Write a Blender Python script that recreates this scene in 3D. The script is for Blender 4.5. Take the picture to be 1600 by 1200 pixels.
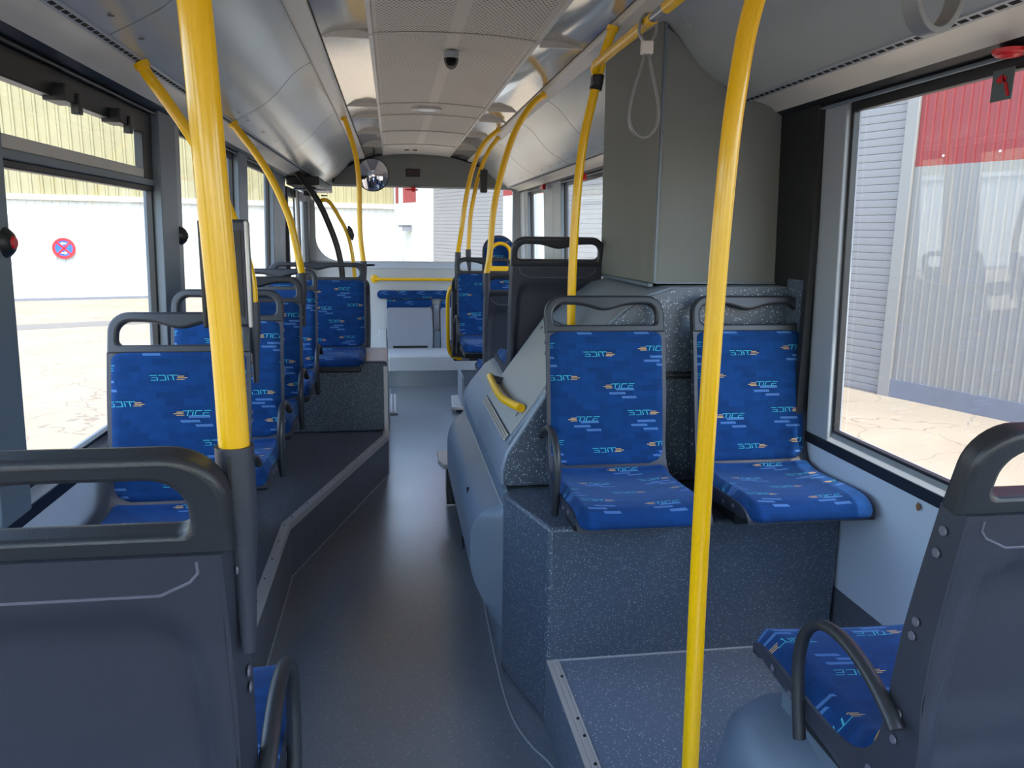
import bpy, bmesh, math, random
from mathutils import Vector, Matrix
random.seed(4)
C = bpy.context.scene.collection
S = bpy.context.scene
PI = math.pi
for o in list(bpy.data.objects): bpy.data.objects.remove(o)

# ------------------------------------------------------------ camera, sky, sun, exposure
cam = bpy.data.cameras.new('camera'); co = bpy.data.objects.new('camera', cam); C.objects.link(co)
cam.sensor_width = 36; cam.sensor_fit = 'HORIZONTAL'; cam.lens = 27.225
cam.clip_start = 0.02; cam.clip_end = 300
pitch = math.atan(240/1210.0); yaw = math.radians(8.620); roll = 0.014
Rm = Matrix.Rotation(-roll, 3, 'Y') @ Matrix.Rotation(-yaw, 3, 'Z') @ Matrix.Rotation(PI/2 - pitch, 3, 'X')
co.matrix_world = Matrix.Translation((0, 0, 1.62)) @ Rm.to_4x4()
S.camera = co

world = bpy.data.worlds.new('sky'); S.world = world; world.use_nodes = True
wn = world.node_tree; wn.nodes.clear()
wo = wn.nodes.new('ShaderNodeOutputWorld'); wb = wn.nodes.new('ShaderNodeBackground')
sk = wn.nodes.new('ShaderNodeTexSky'); sk.sky_type = 'NISHITA'; sk.sun_disc = False
sk.sun_elevation = math.radians(64); sk.sun_rotation = math.radians(167); sk.air_density = 1.2; sk.dust_density = 2.0
wb.inputs['Strength'].default_value = 0.42
wn.links.new(sk.outputs[0], wb.inputs[0]); wn.links.new(wb.outputs[0], wo.inputs[0])
sun = bpy.data.lights.new('sun', 'SUN'); sun.energy = 2.5; sun.angle = math.radians(0.6); sun.color = (1, .95, .86)
so = bpy.data.objects.new('sun', sun); C.objects.link(so)
sd = Vector((0.13, -0.40, 0.91)).normalized()
so.rotation_euler = sd.to_track_quat('Z', 'Y').to_euler(); so.location = (3, -8, 12)
S.view_settings.view_transform = 'Standard'; S.view_settings.look = 'None'
S.view_settings.exposure = 1.58; S.view_settings.gamma = 1.0; S.view_settings.use_curve_mapping = False

# ------------------------------------------------------------ materials
def srgb(r, g, b):
    f = lambda c: (c/255/12.92) if c/255 <= .04045 else ((c/255+.055)/1.055)**2.4
    return (f(r), f(g), f(b), 1)
class NT:
    def __init__(s, m): s.m = m; s.n = m.node_tree.nodes; s.l = m.node_tree.links
    def new(s, t, **k):
        n = s.n.new(t)
        for a, b in k.items(): setattr(n, a, b)
        return n
    def put(s, sock, v):
        if hasattr(v, 'links') or isinstance(v, bpy.types.NodeSocket): s.l.new(v, sock)
        else: sock.default_value = v
    def m_(s, op, a, b=0.0, c=0.0):
        n = s.new('ShaderNodeMath', operation=op)
        s.put(n.inputs[0], a); s.put(n.inputs[1], b)
        if op == 'MULTIPLY_ADD': s.put(n.inputs[2], c)
        return n.outputs[0]
    def mix(s, f, a, b):
        n = s.new('ShaderNodeMix', data_type='RGBA')
        s.put(n.inputs[0], f); s.put(n.inputs[6], a); s.put(n.inputs[7], b)
        return n.outputs[2]
def base_mat(name, col, rough=.5, metal=0.0, coat=0.0, spec=.5):
    m = bpy.data.materials.new(name); m.use_nodes = True
    t = NT(m); b = t.n['Principled BSDF']
    b.inputs['Base Color'].default_value = col; b.inputs['Roughness'].default_value = rough
    b.inputs['Metallic'].default_value = metal; b.inputs['Coat Weight'].default_value = coat
    b.inputs['Specular IOR Level'].default_value = spec
    b.inputs['Coat Roughness'].default_value = .08
    return m, t, b
def noisy(name, col, rough=.5, metal=0.0, var=.12, scale=6, bump=0.0, bscale=400, coat=0.0, spec=.5):
    """plain colour with soft procedural mottling and optional fine grain relief"""
    m, t, b = base_mat(name, col, rough, metal, coat, spec)
    tc = t.new('ShaderNodeTexCoord'); nz = t.new('ShaderNodeTexNoise'); nz.inputs['Scale'].default_value = scale
    nz.inputs['Detail'].default_value = 4
    t.l.new(tc.outputs['Object'], nz.inputs['Vector'])
    dk = tuple(c*(1-var) for c in col[:3])+(1,); lt = tuple(min(1, c*(1+var)) for c in col[:3])+(1,)
    t.put(b.inputs['Base Color'], t.mix(nz.outputs[0], dk, lt))
    r = t.m_('MULTIPLY_ADD', nz.outputs[0], .12, rough-.06); t.put(b.inputs['Roughness'], r)
    if bump:
        n2 = t.new('ShaderNodeTexNoise'); n2.inputs['Scale'].default_value = bscale
        t.l.new(tc.outputs['Object'], n2.inputs['Vector'])
        bp = t.new('ShaderNodeBump'); bp.inputs['Strength'].default_value = bump; bp.inputs['Distance'].default_value = .002
        t.l.new(n2.outputs[0], bp.inputs['Height']); t.l.new(bp.outputs[0], b.inputs['Normal'])
    return m
def speckled(name, col, rough=.45, dens=.55, scale=95, speck=(.55, .6, .65, 1), size=.10, var=.15, spec=.5, coat=0.0):
    m, t, b = base_mat(name, col, rough, spec=spec, coat=coat); b.inputs['Coat Roughness'].default_value = .24
    tc = t.new('ShaderNodeTexCoord'); v = t.new('ShaderNodeTexVoronoi'); v.inputs['Scale'].default_value = scale
    t.l.new(tc.outputs['Object'], v.inputs['Vector'])
    sep = t.new('ShaderNodeSeparateColor'); t.l.new(v.outputs['Color'], sep.inputs[0])
    near = t.m_('LESS_THAN', v.outputs['Distance'], t.m_('MULTIPLY', sep.outputs[1], size*2))
    pick = t.m_('LESS_THAN', sep.outputs[0], dens)
    nz = t.new('ShaderNodeTexNoise'); nz.inputs['Scale'].default_value = 3.5; nz.inputs['Detail'].default_value = 5
    t.l.new(tc.outputs['Object'], nz.inputs['Vector'])
    dk = tuple(c*(1-var) for c in col[:3])+(1,); lt = tuple(c*(1+var) for c in col[:3])+(1,)
    base = t.mix(nz.outputs[0], dk, lt)
    t.put(b.inputs['Base Color'], t.mix(t.m_('MULTIPLY', near, pick), base, speck))
    t.put(b.inputs['Roughness'], t.m_('MULTIPLY_ADD', nz.outputs[0], .2, rough-.1))
    n2 = t.new('ShaderNodeTexNoise'); n2.inputs['Scale'].default_value = 350
    t.l.new(tc.outputs['Object'], n2.inputs['Vector'])
    bp = t.new('ShaderNodeBump'); bp.inputs['Strength'].default_value = .25; bp.inputs['Distance'].default_value = .001
    t.l.new(n2.outputs[0], bp.inputs['Height']); t.l.new(bp.outputs[0], b.inputs['Normal'])
    return m
def fabric():
    m, t, b = base_mat('woven_seat_fabric', srgb(12, 58, 140), .85, spec=.2)
    b.inputs['Sheen Weight'].default_value = .25; b.inputs['Sheen Roughness'].default_value = .4
    b.inputs['Sheen Tint'].default_value = (.4, .6, 1, 1)
    tc = t.new('ShaderNodeTexCoord'); sx = t.new('ShaderNodeSeparateXYZ'); t.l.new(tc.outputs['UV'], sx.inputs[0])
    CW, CH = .205, .112
    u, v = sx.outputs[0], sx.outputs[1]
    rv = t.m_('DIVIDE', v, CH); iv = t.m_('FLOOR', rv); fy = t.m_('MULTIPLY', t.m_('SUBTRACT', t.m_('FRACT', rv), .5), CH)
    off = t.m_('FRACT', t.m_('MULTIPLY', iv, .381)); 
    ru = t.m_('ADD', t.m_('DIVIDE', u, CW), off); iu = t.m_('FLOOR', ru)
    fx = t.m_('MULTIPLY', t.m_('SUBTRACT', t.m_('FRACT', ru), .5), CW)
    par = t.m_('FRACT', t.m_('ABSOLUTE', t.m_('MULTIPLY', t.m_('ADD', t.m_('ADD', iv, iu), t.m_('FLOOR', t.m_('MULTIPLY', iv, .34))), .5)))
    flip = t.m_('SUBTRACT', 1.0, t.m_('MULTIPLY', t.m_('GREATER_THAN', par, .25), 2.0))
    x = t.m_('MULTIPLY', fx, flip); y = t.m_('SUBTRACT', fy, t.m_('MULTIPLY_ADD', t.m_('FRACT', t.m_('MULTIPLY', iu, .37)), .05, .004))
    x = t.m_('SUBTRACT', x, t.m_('MULTIPLY', y, .28))
    def rect(x0, x1, y0, y1, X=x, Y=y):
        a = t.m_('LESS_THAN', t.m_('ABSOLUTE', t.m_('SUBTRACT', X, (x0+x1)/2)), (x1-x0)/2)
        c = t.m_('LESS_THAN', t.m_('ABSOLUTE', t.m_('SUBTRACT', Y, (y0+y1)/2)), (y1-y0)/2)
        return t.m_('MULTIPLY', a, c)
    def union(L):
        r = L[0]
        for q in L[1:]: r = t.m_('MAXIMUM', r, q)
        return r
    s = .0015
    let = union([rect(-.034, -.006, .0075-s, .0075+s*.3), rect(-.019, -.016, -.0085, .0075),          # T
                 rect(-.004, -.001, -.0085, .0035), rect(-.004, -.001, .0055, .008),                   # i
                 rect(.004, .024, .0075-s, .0075+s*.3), rect(.004, .024, -.009, -.009+s), rect(.004, .0066, -.0085, .0075),   # C
                 rect(.029, .050, .0075-s, .0075+s*.3), rect(.029, .046, -.001, -.001+s), rect(.029, .050, -.009, -.009+s), rect(.0285, .031, -.0085, .001)])
    wing = union([rect(-.052, -.032, .0025, .0025+s*1.2), rect(-.060, -.030, -.0025, -.0025+s*1.2), rect(-.050, -.026, -.0075, -.0075+s*1.2)])
    has = t.m_('GREATER_THAN', t.m_('FRACT', t.m_('ADD', t.m_('MULTIPLY', iu, .5), t.m_('MULTIPLY', iv, .29))), .30)
    x2 = t.m_('ADD', fx, t.m_('MULTIPLY', fy, .5))
    bars = union([rect(-.020, .045, -.0115, -.0035, x2, fy), rect(-.050, .008, -.0255, -.0175, x2, fy), rect(-.012, .040, -.0395, -.0315, x2, fy)])
    bars = t.m_('MULTIPLY', bars, t.m_('MULTIPLY', has, .5))
    # darker / lighter woven blocks
    br = t.m_('FLOOR', t.m_('DIVIDE', v, .021)); bc_ = t.m_('FLOOR', t.m_('ADD', t.m_('DIVIDE', u, .058), t.m_('MULTIPLY', br, .437)))
    cx = t.new('ShaderNodeCombineXYZ'); t.l.new(bc_, cx.inputs[0]); t.l.new(br, cx.inputs[1])
    wn_ = t.new('ShaderNodeTexWhiteNoise', noise_dimensions='2D'); t.l.new(cx.outputs[0], wn_.inputs['Vector'])
    fz = t.new('ShaderNodeTexNoise'); fz.inputs['Scale'].default_value = 26; fz.inputs['Detail'].default_value = 3; t.l.new(tc.outputs['UV'], fz.inputs['Vector'])
    col = t.mix(t.m_('MULTIPLY_ADD', wn_.outputs[0], .45, t.m_('MULTIPLY', fz.outputs[0], .5)), srgb(5, 42, 88), srgb(12, 64, 124))
    col = t.mix(bars, col, srgb(100, 145, 205))
    col = t.mix(let, col, srgb(70, 175, 190))
    col = t.mix(wing, col, srgb(225, 180, 90))
    t.put(b.inputs['Base Color'], col)
    wv = t.m_('MULTIPLY', t.m_('SINE', t.m_('MULTIPLY', u, 2200.0)), t.m_('SINE', t.m_('MULTIPLY', v, 2200.0)))
    bp = t.new('ShaderNodeBump'); bp.inputs['Strength'].default_value = .35; bp.inputs['Distance'].default_value = .0006
    t.l.new(wv, bp.inputs['Height']); t.l.new(bp.outputs[0], b.inputs['Normal'])
    return m
def perforated():
    m, t, b = base_mat('perforated_ceiling', srgb(214, 205, 192), .6)
    tc = t.new('ShaderNodeTexCoord'); sx = t.new('ShaderNodeSeparateXYZ'); t.l.new(tc.outputs['Object'], sx.inputs[0])
    P = .0185
    ry = t.m_('DIVIDE', sx.outputs[1], P); par = t.m_('MULTIPLY', t.m_('FRACT', t.m_('MULTIPLY', t.m_('FLOOR', ry), .5)), 1.0)
    rx = t.m_('ADD', t.m_('DIVIDE', sx.outputs[0], P), par)
    dx = t.m_('SUBTRACT', t.m_('FRACT', rx), .5); dy = t.m_('SUBTRACT', t.m_('FRACT', ry), .5)
    d = t.m_('ADD', t.m_('MULTIPLY', dx, dx), t.m_('MULTIPLY', dy, dy))
    hole = t.m_('LESS_THAN', d, .055)
    # plain bands down the middle and along both edges
    ax = t.m_('ABSOLUTE', t.m_('SUBTRACT', sx.outputs[0], .276))
    ok = t.m_('MULTIPLY', t.m_('GREATER_THAN', ax, .028), t.m_('LESS_THAN', ax, .325))
    t.put(b.inputs['Base Color'], t.mix(t.m_('MULTIPLY', hole, ok), srgb(214, 205, 192), srgb(66, 60, 54)))
    return m
def glass(name, tint=(.93, .95, .95, 1)):
    m = bpy.data.materials.new(name); m.use_nodes = True; t = NT(m); t.n.clear()
    o = t.new('ShaderNodeOutputMaterial'); tr = t.new('ShaderNodeBsdfTransparent'); gl = t.new('ShaderNodeBsdfGlossy')
    tr.inputs[0].default_value = tint; gl.inputs['Roughness'].default_value = .02
    tc = t.new('ShaderNodeTexCoord'); nz = t.new('ShaderNodeTexNoise'); nz.inputs['Scale'].default_value = 1.2
    t.l.new(tc.outputs['Object'], nz.inputs['Vector'])
    fr = t.new('ShaderNodeFresnel'); fr.inputs[0].default_value = 1.35
    f = t.m_('MULTIPLY', fr.outputs[0], t.m_('MULTIPLY_ADD', nz.outputs[0], .1, .13))
    mx = t.new('ShaderNodeMixShader'); t.l.new(f, mx.inputs[0]); t.l.new(tr.outputs[0], mx.inputs[1]); t.l.new(gl.outputs[0], mx.inputs[2])
    t.l.new(mx.outputs[0], o.inputs[0]); return m
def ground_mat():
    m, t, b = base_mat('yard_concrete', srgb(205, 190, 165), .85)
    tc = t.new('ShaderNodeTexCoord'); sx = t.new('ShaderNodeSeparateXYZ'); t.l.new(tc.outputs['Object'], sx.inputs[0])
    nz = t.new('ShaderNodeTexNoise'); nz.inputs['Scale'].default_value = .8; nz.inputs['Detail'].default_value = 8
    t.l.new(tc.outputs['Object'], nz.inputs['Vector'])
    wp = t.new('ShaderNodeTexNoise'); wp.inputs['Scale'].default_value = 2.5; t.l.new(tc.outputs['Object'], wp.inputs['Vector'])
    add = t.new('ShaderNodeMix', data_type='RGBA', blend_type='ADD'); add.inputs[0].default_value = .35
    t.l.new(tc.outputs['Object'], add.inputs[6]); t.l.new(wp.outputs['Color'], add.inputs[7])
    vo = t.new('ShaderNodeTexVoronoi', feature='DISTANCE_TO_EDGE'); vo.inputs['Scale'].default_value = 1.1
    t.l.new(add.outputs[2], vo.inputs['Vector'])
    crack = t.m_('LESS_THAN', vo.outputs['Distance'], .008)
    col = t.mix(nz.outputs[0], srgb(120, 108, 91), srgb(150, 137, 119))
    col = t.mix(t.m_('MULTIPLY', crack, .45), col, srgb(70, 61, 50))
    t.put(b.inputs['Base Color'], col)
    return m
M = {}
M['floor'] = speckled('aisle_vinyl', srgb(96, 104, 114), .34, dens=.5, scale=170, size=.15, spec=1.0, coat=1.0, speck=(.42, .46, .5, 1))
M['floor'].node_tree.nodes['Principled BSDF'].inputs['Coat IOR'].default_value = 1.75
M['plat'] = speckled('platform_vinyl', srgb(92, 104, 122), .42, dens=.6, scale=170, size=.17, coat=.25)
M['carpet'] = speckled('podium_vinyl', srgb(70, 82, 98), .42, dens=.6, scale=185, size=.17, speck=(.62, .70, .76, 1), coat=.25)
M['dark_floor'] = speckled('dark_platform_vinyl', srgb(78, 82, 92), .45, dens=.5, scale=180, size=.15, coat=.2)
M['grey_box'] = noisy('grained_box_plastic', srgb(126, 136, 148), .38, bump=.5, bscale=260)
M['blue_plastic'] = noisy('moulded_blue_grey_plastic', srgb(104, 119, 136), .34, bump=.35, bscale=300)
M['hatch'] = speckled('service_hatch_laminate', srgb(150, 150, 148), .5, dens=.7, scale=300, size=.12, speck=(.25, .25, .25, 1))
M['shell'] = noisy('charcoal_seat_shell', srgb(50, 53, 65), .42, bump=.25, bscale=500)
M['shell_dark'] = noisy('charcoal_handle', srgb(44, 46, 52), .38, bump=.2, bscale=500)
M['bolt'] = noisy('bolt_cap', srgb(98, 98, 112), .4)
M['fabric'] = fabric()
M['yellow'] = noisy('yellow_powder_coat', srgb(238, 184, 0), .25, var=.012, coat=.35)
M['cove'] = noisy('ceiling_cove_panel', srgb(172, 176, 176), .24, metal=.25, var=.04, scale=2)
M['shiny'] = noisy('polished_ceiling_panel', srgb(195, 190, 182), .10, metal=.55, var=.04, scale=2)
M['strip'] = noisy('painted_light_strip', srgb(205, 200, 192), .35, var=.03)
M['cream'] = noisy('cream_lining', srgb(205, 200, 190), .4, var=.04)
M['perf'] = perforated()
M['black'] = noisy('black_rubber', srgb(26, 26, 30), .45)
M['void'] = noisy('unlit_slot', srgb(12, 12, 12), .9)
M['header'] = noisy('black_window_header', srgb(25, 27, 31), .4)
M['pillar'] = noisy('grey_window_pillar', srgb(100, 112, 124), .4, var=.05)
M['jamb'] = noisy('light_window_jamb', srgb(150, 155, 162), .4, var=.05)
M['alu'] = noisy('brushed_aluminium', srgb(190, 186, 182), .35, metal=.35, var=.06, scale=30)
M['wall'] = noisy('pale_blue_grey_wall', srgb(186, 196, 212), .45, var=.03)
M['cabinet'] = noisy('grey_textile_cabinet', srgb(118, 119, 116), .75, var=.05, bump=.4, bscale=500)
M['endwall'] = noisy('pale_grey_end_wall', srgb(186, 188, 190), .5, var=.04)
M['seatgrey'] = noisy('grey_folding_seat', srgb(140, 143, 154), .5, var=.05, bump=.3)
M['glass'] = glass('window_glass'); M['glass2'] = glass('tinted_dome', (.5, .5, .5, 1))
M['red'] = noisy('red_plastic', srgb(200, 25, 35), .35)
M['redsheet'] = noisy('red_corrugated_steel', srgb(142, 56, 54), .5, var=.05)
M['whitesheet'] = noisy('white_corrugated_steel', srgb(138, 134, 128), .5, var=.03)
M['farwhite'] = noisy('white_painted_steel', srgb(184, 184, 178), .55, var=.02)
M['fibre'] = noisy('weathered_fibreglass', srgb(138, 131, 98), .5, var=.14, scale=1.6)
M['slat'] = noisy('roller_shutter_slat', srgb(134, 130, 128), .45, var=.05)
M['plinth'] = noisy('concrete_plinth', srgb(110, 112, 120), .8)
M['ground'] = ground_mat()
M['patch'] = noisy('darker_asphalt_patch', srgb(104, 100, 95), .85)
M['mirror'] = base_mat('mirror_glass', srgb(225, 225, 235), .02, 1.0)[0]
M['strap'] = noisy('grey_strap', srgb(122, 122, 124), .35)
M['strapblock'] = noisy('cream_strap_block', srgb(205, 196, 188), .5)
M['blue_sign'] = noisy('blue_sign', srgb(30, 90, 200), .4, var=.02)
M['white'] = noisy('white_paint', srgb(240, 240, 240), .4, var=.02)
M['sticker'] = noisy('dark_grey_sticker', srgb(84, 98, 100), .5)
M['rust'] = noisy('rusty_paint_chip', srgb(130, 90, 60), .8)
M['etched'] = noisy('etched_mark', srgb(90, 80, 74), .8)
M['silver'] = noisy('silver_collar', srgb(170, 170, 175), .25, metal=.8)
M['frit'] = noisy('grey_frit_glass', srgb(128, 130, 128), .4)
M['dimred'] = noisy('unlit_red_letters', srgb(96, 58, 58), .6)

# ------------------------------------------------------------ mesh helpers
def link(name, me, mat, parent=None, smooth=35, bevel=0.0, seg=2):
    o = bpy.data.objects.new(name, me); C.objects.link(o)
    if mat is not None: me.materials.append(M[mat] if isinstance(mat, str) else mat)
    if smooth:
        me.shade_smooth(); me.set_sharp_from_angle(angle=math.radians(smooth))
    if bevel:
        b = o.modifiers.new('bevel', 'BEVEL'); b.width = bevel; b.segments = seg; b.limit_method = 'ANGLE'; b.angle_limit = math.radians(40)
        b.harden_normals = False
    if parent is not None: o.parent = parent
    return o
class B:
    """collects vertices, faces and uvs of ONE mesh"""
    def __init__(s): s.v = []; s.f = []; s.uv = {}
    def add(s, vs, fs, uvs=None):
        k = len(s.v); s.v += [tuple(p) for p in vs]
        for f in fs: s.f.append(tuple(i+k for i in f))
        if uvs:
            for i, q in enumerate(uvs): s.uv[k+i] = q
        return s
    def box(s, x0, x1, y0, y1, z0, z1):
        if x0 > x1: x0, x1 = x1, x0
        if y0 > y1: y0, y1 = y1, y0
        if z0 > z1: z0, z1 = z1, z0
        return s.add([(x0,y0,z0),(x1,y0,z0),(x1,y1,z0),(x0,y1,z0),(x0,y0,z1),(x1,y0,z1),(x1,y1,z1),(x0,y1,z1)],
                     [(0,3,2,1),(4,5,6,7),(0,1,5,4),(1,2,6,5),(2,3,7,6),(3,0,4,7)])
    def prism(s, poly, ax, a0, a1):
        """polygon (2D list) extruded along axis 'x','y','z'"""
        f = {'x': lambda p, a: (a, p[0], p[1]), 'y': lambda p, a: (p[0], a, p[1]), 'z': lambda p, a: (p[0], p[1], a)}[ax]
        n = len(poly); vs = [f(p, a0) for p in poly]+[f(p, a1) for p in poly]
        return s.add(vs, [tuple(range(n)), tuple(range(2*n-1, n-1, -1))]+[(i, i+n, (i+1) % n+n, (i+1) % n) for i in range(n)])
    def sweep(s, pts, r, n=12, sec=None, closed=False, up=None, radii=None):
        pts = [Vector(p) for p in pts]; N = len(pts); rings = []
        prev = None
        for i, p in enumerate(pts):
            a = pts[(i-1) % N] if (closed or i > 0) else p; b = pts[(i+1) % N] if (closed or i < N-1) else p
            t = (b-a).normalized()
            if prev is None:
                ref = Vector(up) if up else (Vector((0, 0, 1)) if abs(t.z) < .9 else Vector((1, 0, 0)))
                u = (ref-t*ref.dot(t)).normalized()
            else:
                ref = Vector(up) if up else prev
                u = (ref-t*ref.dot(t)).normalized()
            prev = u; w = t.cross(u)
            rr = radii[i] if radii else 1.0
            if sec: ring = [p+u*(q[0]*rr)+w*(q[1]*rr) for q in sec]
            else: ring = [p+(u*math.cos(2*PI*k/n)+w*math.sin(2*PI*k/n))*r*rr for k in range(n)]
            rings.append(ring)
        m = len(rings[0]); vs = [q for R_ in rings for q in R_]; fs = []
        for i in range(N if closed else N-1):
            j = (i+1) % N
            for k in range(m): fs.append((i*m+k, i*m+(k+1) % m, j*m+(k+1) % m, j*m+k))
        if not closed: fs += [tuple(range(m-1, -1, -1)), tuple((N-1)*m+k for k in range(m))]
        return s.add(vs, fs)
    def lathe(s, prof, c=(0, 0, 0), n=24, axis='z'):
        vs = []; fs = []
        for r, h in prof:
            for k in range(n):
                a = 2*PI*k/n; q = (r*math.cos(a), r*math.sin(a), h)
                if axis == 'y': q = (q[0], q[2], q[1])
                if axis == 'x': q = (q[2], q[0], q[1])
                vs.append((c[0]+q[0], c[1]+q[1], c[2]+q[2]))
        for i in range(len(prof)-1):
            for k in range(n): fs.append((i*n+k, i*n+(k+1) % n, (i+1)*n+(k+1) % n, (i+1)*n+k))
        fs += [tuple(range(n-1, -1, -1)), tuple((len(prof)-1)*n+k for k in range(n))]
        return s.add(vs, fs)
    def build(s, name, mat, parent=None, smooth=35, bevel=0.0, seg=2):
        me = bpy.data.meshes.new(name); me.from_pydata(s.v, [], s.f)
        if s.uv:
            L = me.uv_layers.new(name='UVMap')
            for lp in me.loops: L.data[lp.index].uv = s.uv.get(lp.vertex_index, (0, 0))
        bm = bmesh.new(); bm.from_mesh(me); bmesh.ops.recalc_face_normals(bm, faces=bm.faces); bm.to_mesh(me); bm.free()
        return link(name, me, mat, parent, smooth, bevel, seg)
def catmull(P, n=8):
    P = [Vector(p) for p in P]; Q = [P[0]*2-P[1]]+P+[P[-1]*2-P[-2]]; out = []
    for i in range(1, len(Q)-2):
        for k in range(n):
            t = k/n; a, b, c, d = Q[i-1], Q[i], Q[i+1], Q[i+2]
            out.append(.5*((2*b)+(c-a)*t+(2*a-5*b+4*c-d)*t*t+(3*b-a-3*c+d)*t**3))
    out.append(P[-1]); return out
def interp(L, x):
    if x <= L[0][0]: return L[0][1]
    for (a, p), (b, q) in zip(L, L[1:]):
        if x <= b: return p+(q-p)*(x-a)/(b-a)
    return L[-1][1]
def tag(o, label=None, cat=None, group=None, kind=None):
    if label: o['label'] = label
    if cat: o['category'] = cat
    if group: o['group'] = group
    if kind: o['kind'] = kind
    return o
def thing(name, label, cat, loc=(0, 0, 0), rz=0, group=None):
    o = bpy.data.objects.new(name, None); C.objects.link(o); o.location = loc; o.rotation_euler = (0, 0, rz); o.empty_display_size = .1
    return tag(o, label, cat, group)
def struct(name, b, mat, parent=None, **k):
    o = b.build(name, mat, parent, **k)
    if parent is None: o['kind'] = 'structure'
    return o
def kids(o): return [c for c in bpy.data.objects if c.parent == o]
def copy_tree(o, parent=None, table=None):
    c = o.copy(); C.objects.link(c); c.parent = parent
    for ch in KID.get(o.name, []): copy_tree(ch, c)
    return c
KID = {}
def index_kids():
    KID.clear()
    for o in bpy.data.objects:
        if o.parent: KID.setdefault(o.parent.name, []).append(o)

# ------------------------------------------------------------ bus shell
CX = .276
FY, BY = -3.2, 8.9          # front end behind the camera, end wall
def XL(z): return -.925+.025*(z-.95)
def XR(z): return 1.49-.035*(z-.95)
# floor
b = B(); b.box(-.95, 1.52, FY, 8.1, -.06, 0)
fl = struct('floor', b, 'floor', smooth=0)
# left raised platform
LP = [(-.92, -1.6), (-.5, -1.6), (-.495, 3.55), (-.05, 5.1), (-.05, 6.9), (-.92, 6.9)]
b = B(); b.prism(LP, 'z', 0.001, .268)
pl = struct('platform_left', b, 'dark_floor', smooth=0); pl.name = 'trim_1'
tag(pl, 'dark speckled raised floor platform along the left seats'); 
def edge_path(pts, w, z0, z1, off=0):
    """flat strip following a polyline (inner offset to the left side of travel)"""
    P = [Vector((p[0], p[1])) for p in pts]; n = len(P); out = []
    for i in range(n):
        d = []
        if i > 0: d.append((P[i]-P[i-1]).normalized())
        if i < n-1: d.append((P[i+1]-P[i]).normalized())
        nn = sum((Vector((-q.y, q.x)) for q in d), Vector((0, 0))).normalized()
        k = 1/max(.5, nn.dot(Vector((-d[0].y, d[0].x)))); out.append((P[i]+nn*off*k, P[i]+nn*(w+off)*k))
    q = B(); vs = []
    for a, c in out: vs += [(a.x, a.y, z0), (c.x, c.y, z0), (c.x, c.y, z1), (a.x, a.y, z1)]
    fs = []
    for i in range(n-1):
        for k in range(4): fs.append((i*4+k, i*4+(k+1) % 4, i*4+4+(k+1) % 4, i*4+4+k))
    fs += [(3, 2, 1, 0), tuple((n-1)*4+k for k in range(4))]
    return q.add(vs, fs)
LE = [(-.497, .2), (-.497, 3.53), (-.05, 5.09), (-.05, 5.24)]
e = edge_path(LE, .034, .2685, .274).build('step_edge', 'alu', pl, smooth=30)
e2 = edge_path(LE, -.004, .24, .274).build('step_edge_lip', 'alu', pl, smooth=30)
sc = B()
for i in range(3):
    a, c = Vector(LE[i]), Vector(LE[i+1]); L = (c-a).length; d = (c-a)/L; nr = Vector((-d.y, d.x))
    k = .08
    while k < L:
        p = a+d*k+nr*.018; sc.lathe([(.0045, .2735), (.004, .2755)], (p.x, p.y, 0), 8); k += .19
s_ = sc.build('screw_heads', 'void', pl); s_['kind'] = 'stuff'
edge_path([(-.497, .2), (-.497, 3.55), (-.05, 5.1), (-.05, 8.05)], -.006, .001, .004, off=-.001).build('floor_seam', 'jamb', pl)
# left wheel box behind the platform seats
b = B(); b.prism([(-.92, .268), (-.05, .268), (-.05, .725), (-.058, .742), (-.075, .75), (-.92, .75)], 'y', 5.22, 5.82)
wb_ = b.build('wheel_box', 'carpet', None, bevel=.012)
tag(wb_, 'dark speckled box under the wide seat at the far left of the aisle', 'wheel box')
b = B(); b.box(-.075, -.046, 5.214, 5.222, .27, .72); b.build('corner_trim', 'alu', wb_, bevel=.002)
b = B(); b.box(-.0485, -.044, 5.222, 5.8, .27, .70); b.build('side_panel', 'jamb', wb_, bevel=.002)

B().prism([(-.30, .752), (-.30, .760), (-.075, .760), (-.052, .752), (-.044, .735), (-.044, .70), (-.049, .70), (-.050, .735), (-.06, .752)], 'y', 5.225, 5.815).build('lit_top_plate', 'endwall', wb_, bevel=.002)  # pale plate added; light falling on the box top put into its colour
# right raised platform in front of the pair of seats (edge curves out towards the wall near the camera)
RE = [(.482, 2.30), (.484, 1.68), (.495, 1.56), (.53, 1.46), (.62, 1.36), (.70, 1.25), (.73, 1.1), (.73, -.5)]
PZ = .222
b = B(); b.prism([(p[0], p[1]) for p in RE]+[(1.5, -.5), (1.5, 2.30)], 'z', .001, PZ)
pr = struct('trim_2', b, 'plat', smooth=0); tag(pr, 'speckled blue-grey raised floor with ribbed metal edge')
for k in range(5):
    edge_path(RE, .0085, PZ, PZ+.004+(.002 if k % 2 == 0 else 0), off=.001+k*.0085).build('edge_rib', 'alu', pr, bevel=.001)
sc = B()
for y in (2.2, 1.98, 1.90, 1.78):
    sc.lathe([(.005, PZ+.004), (.004, PZ+.0075)], (.515, y, 0), 8)
s_ = sc.build('screw_heads', 'void', pr); s_['kind'] = 'stuff'
b = B(); b.sweep([(.50, 2.297, PZ+.003), (1.49, 2.297, PZ+.003)], .004, 6); b.build('floor_seam', 'jamb', pr)
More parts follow.
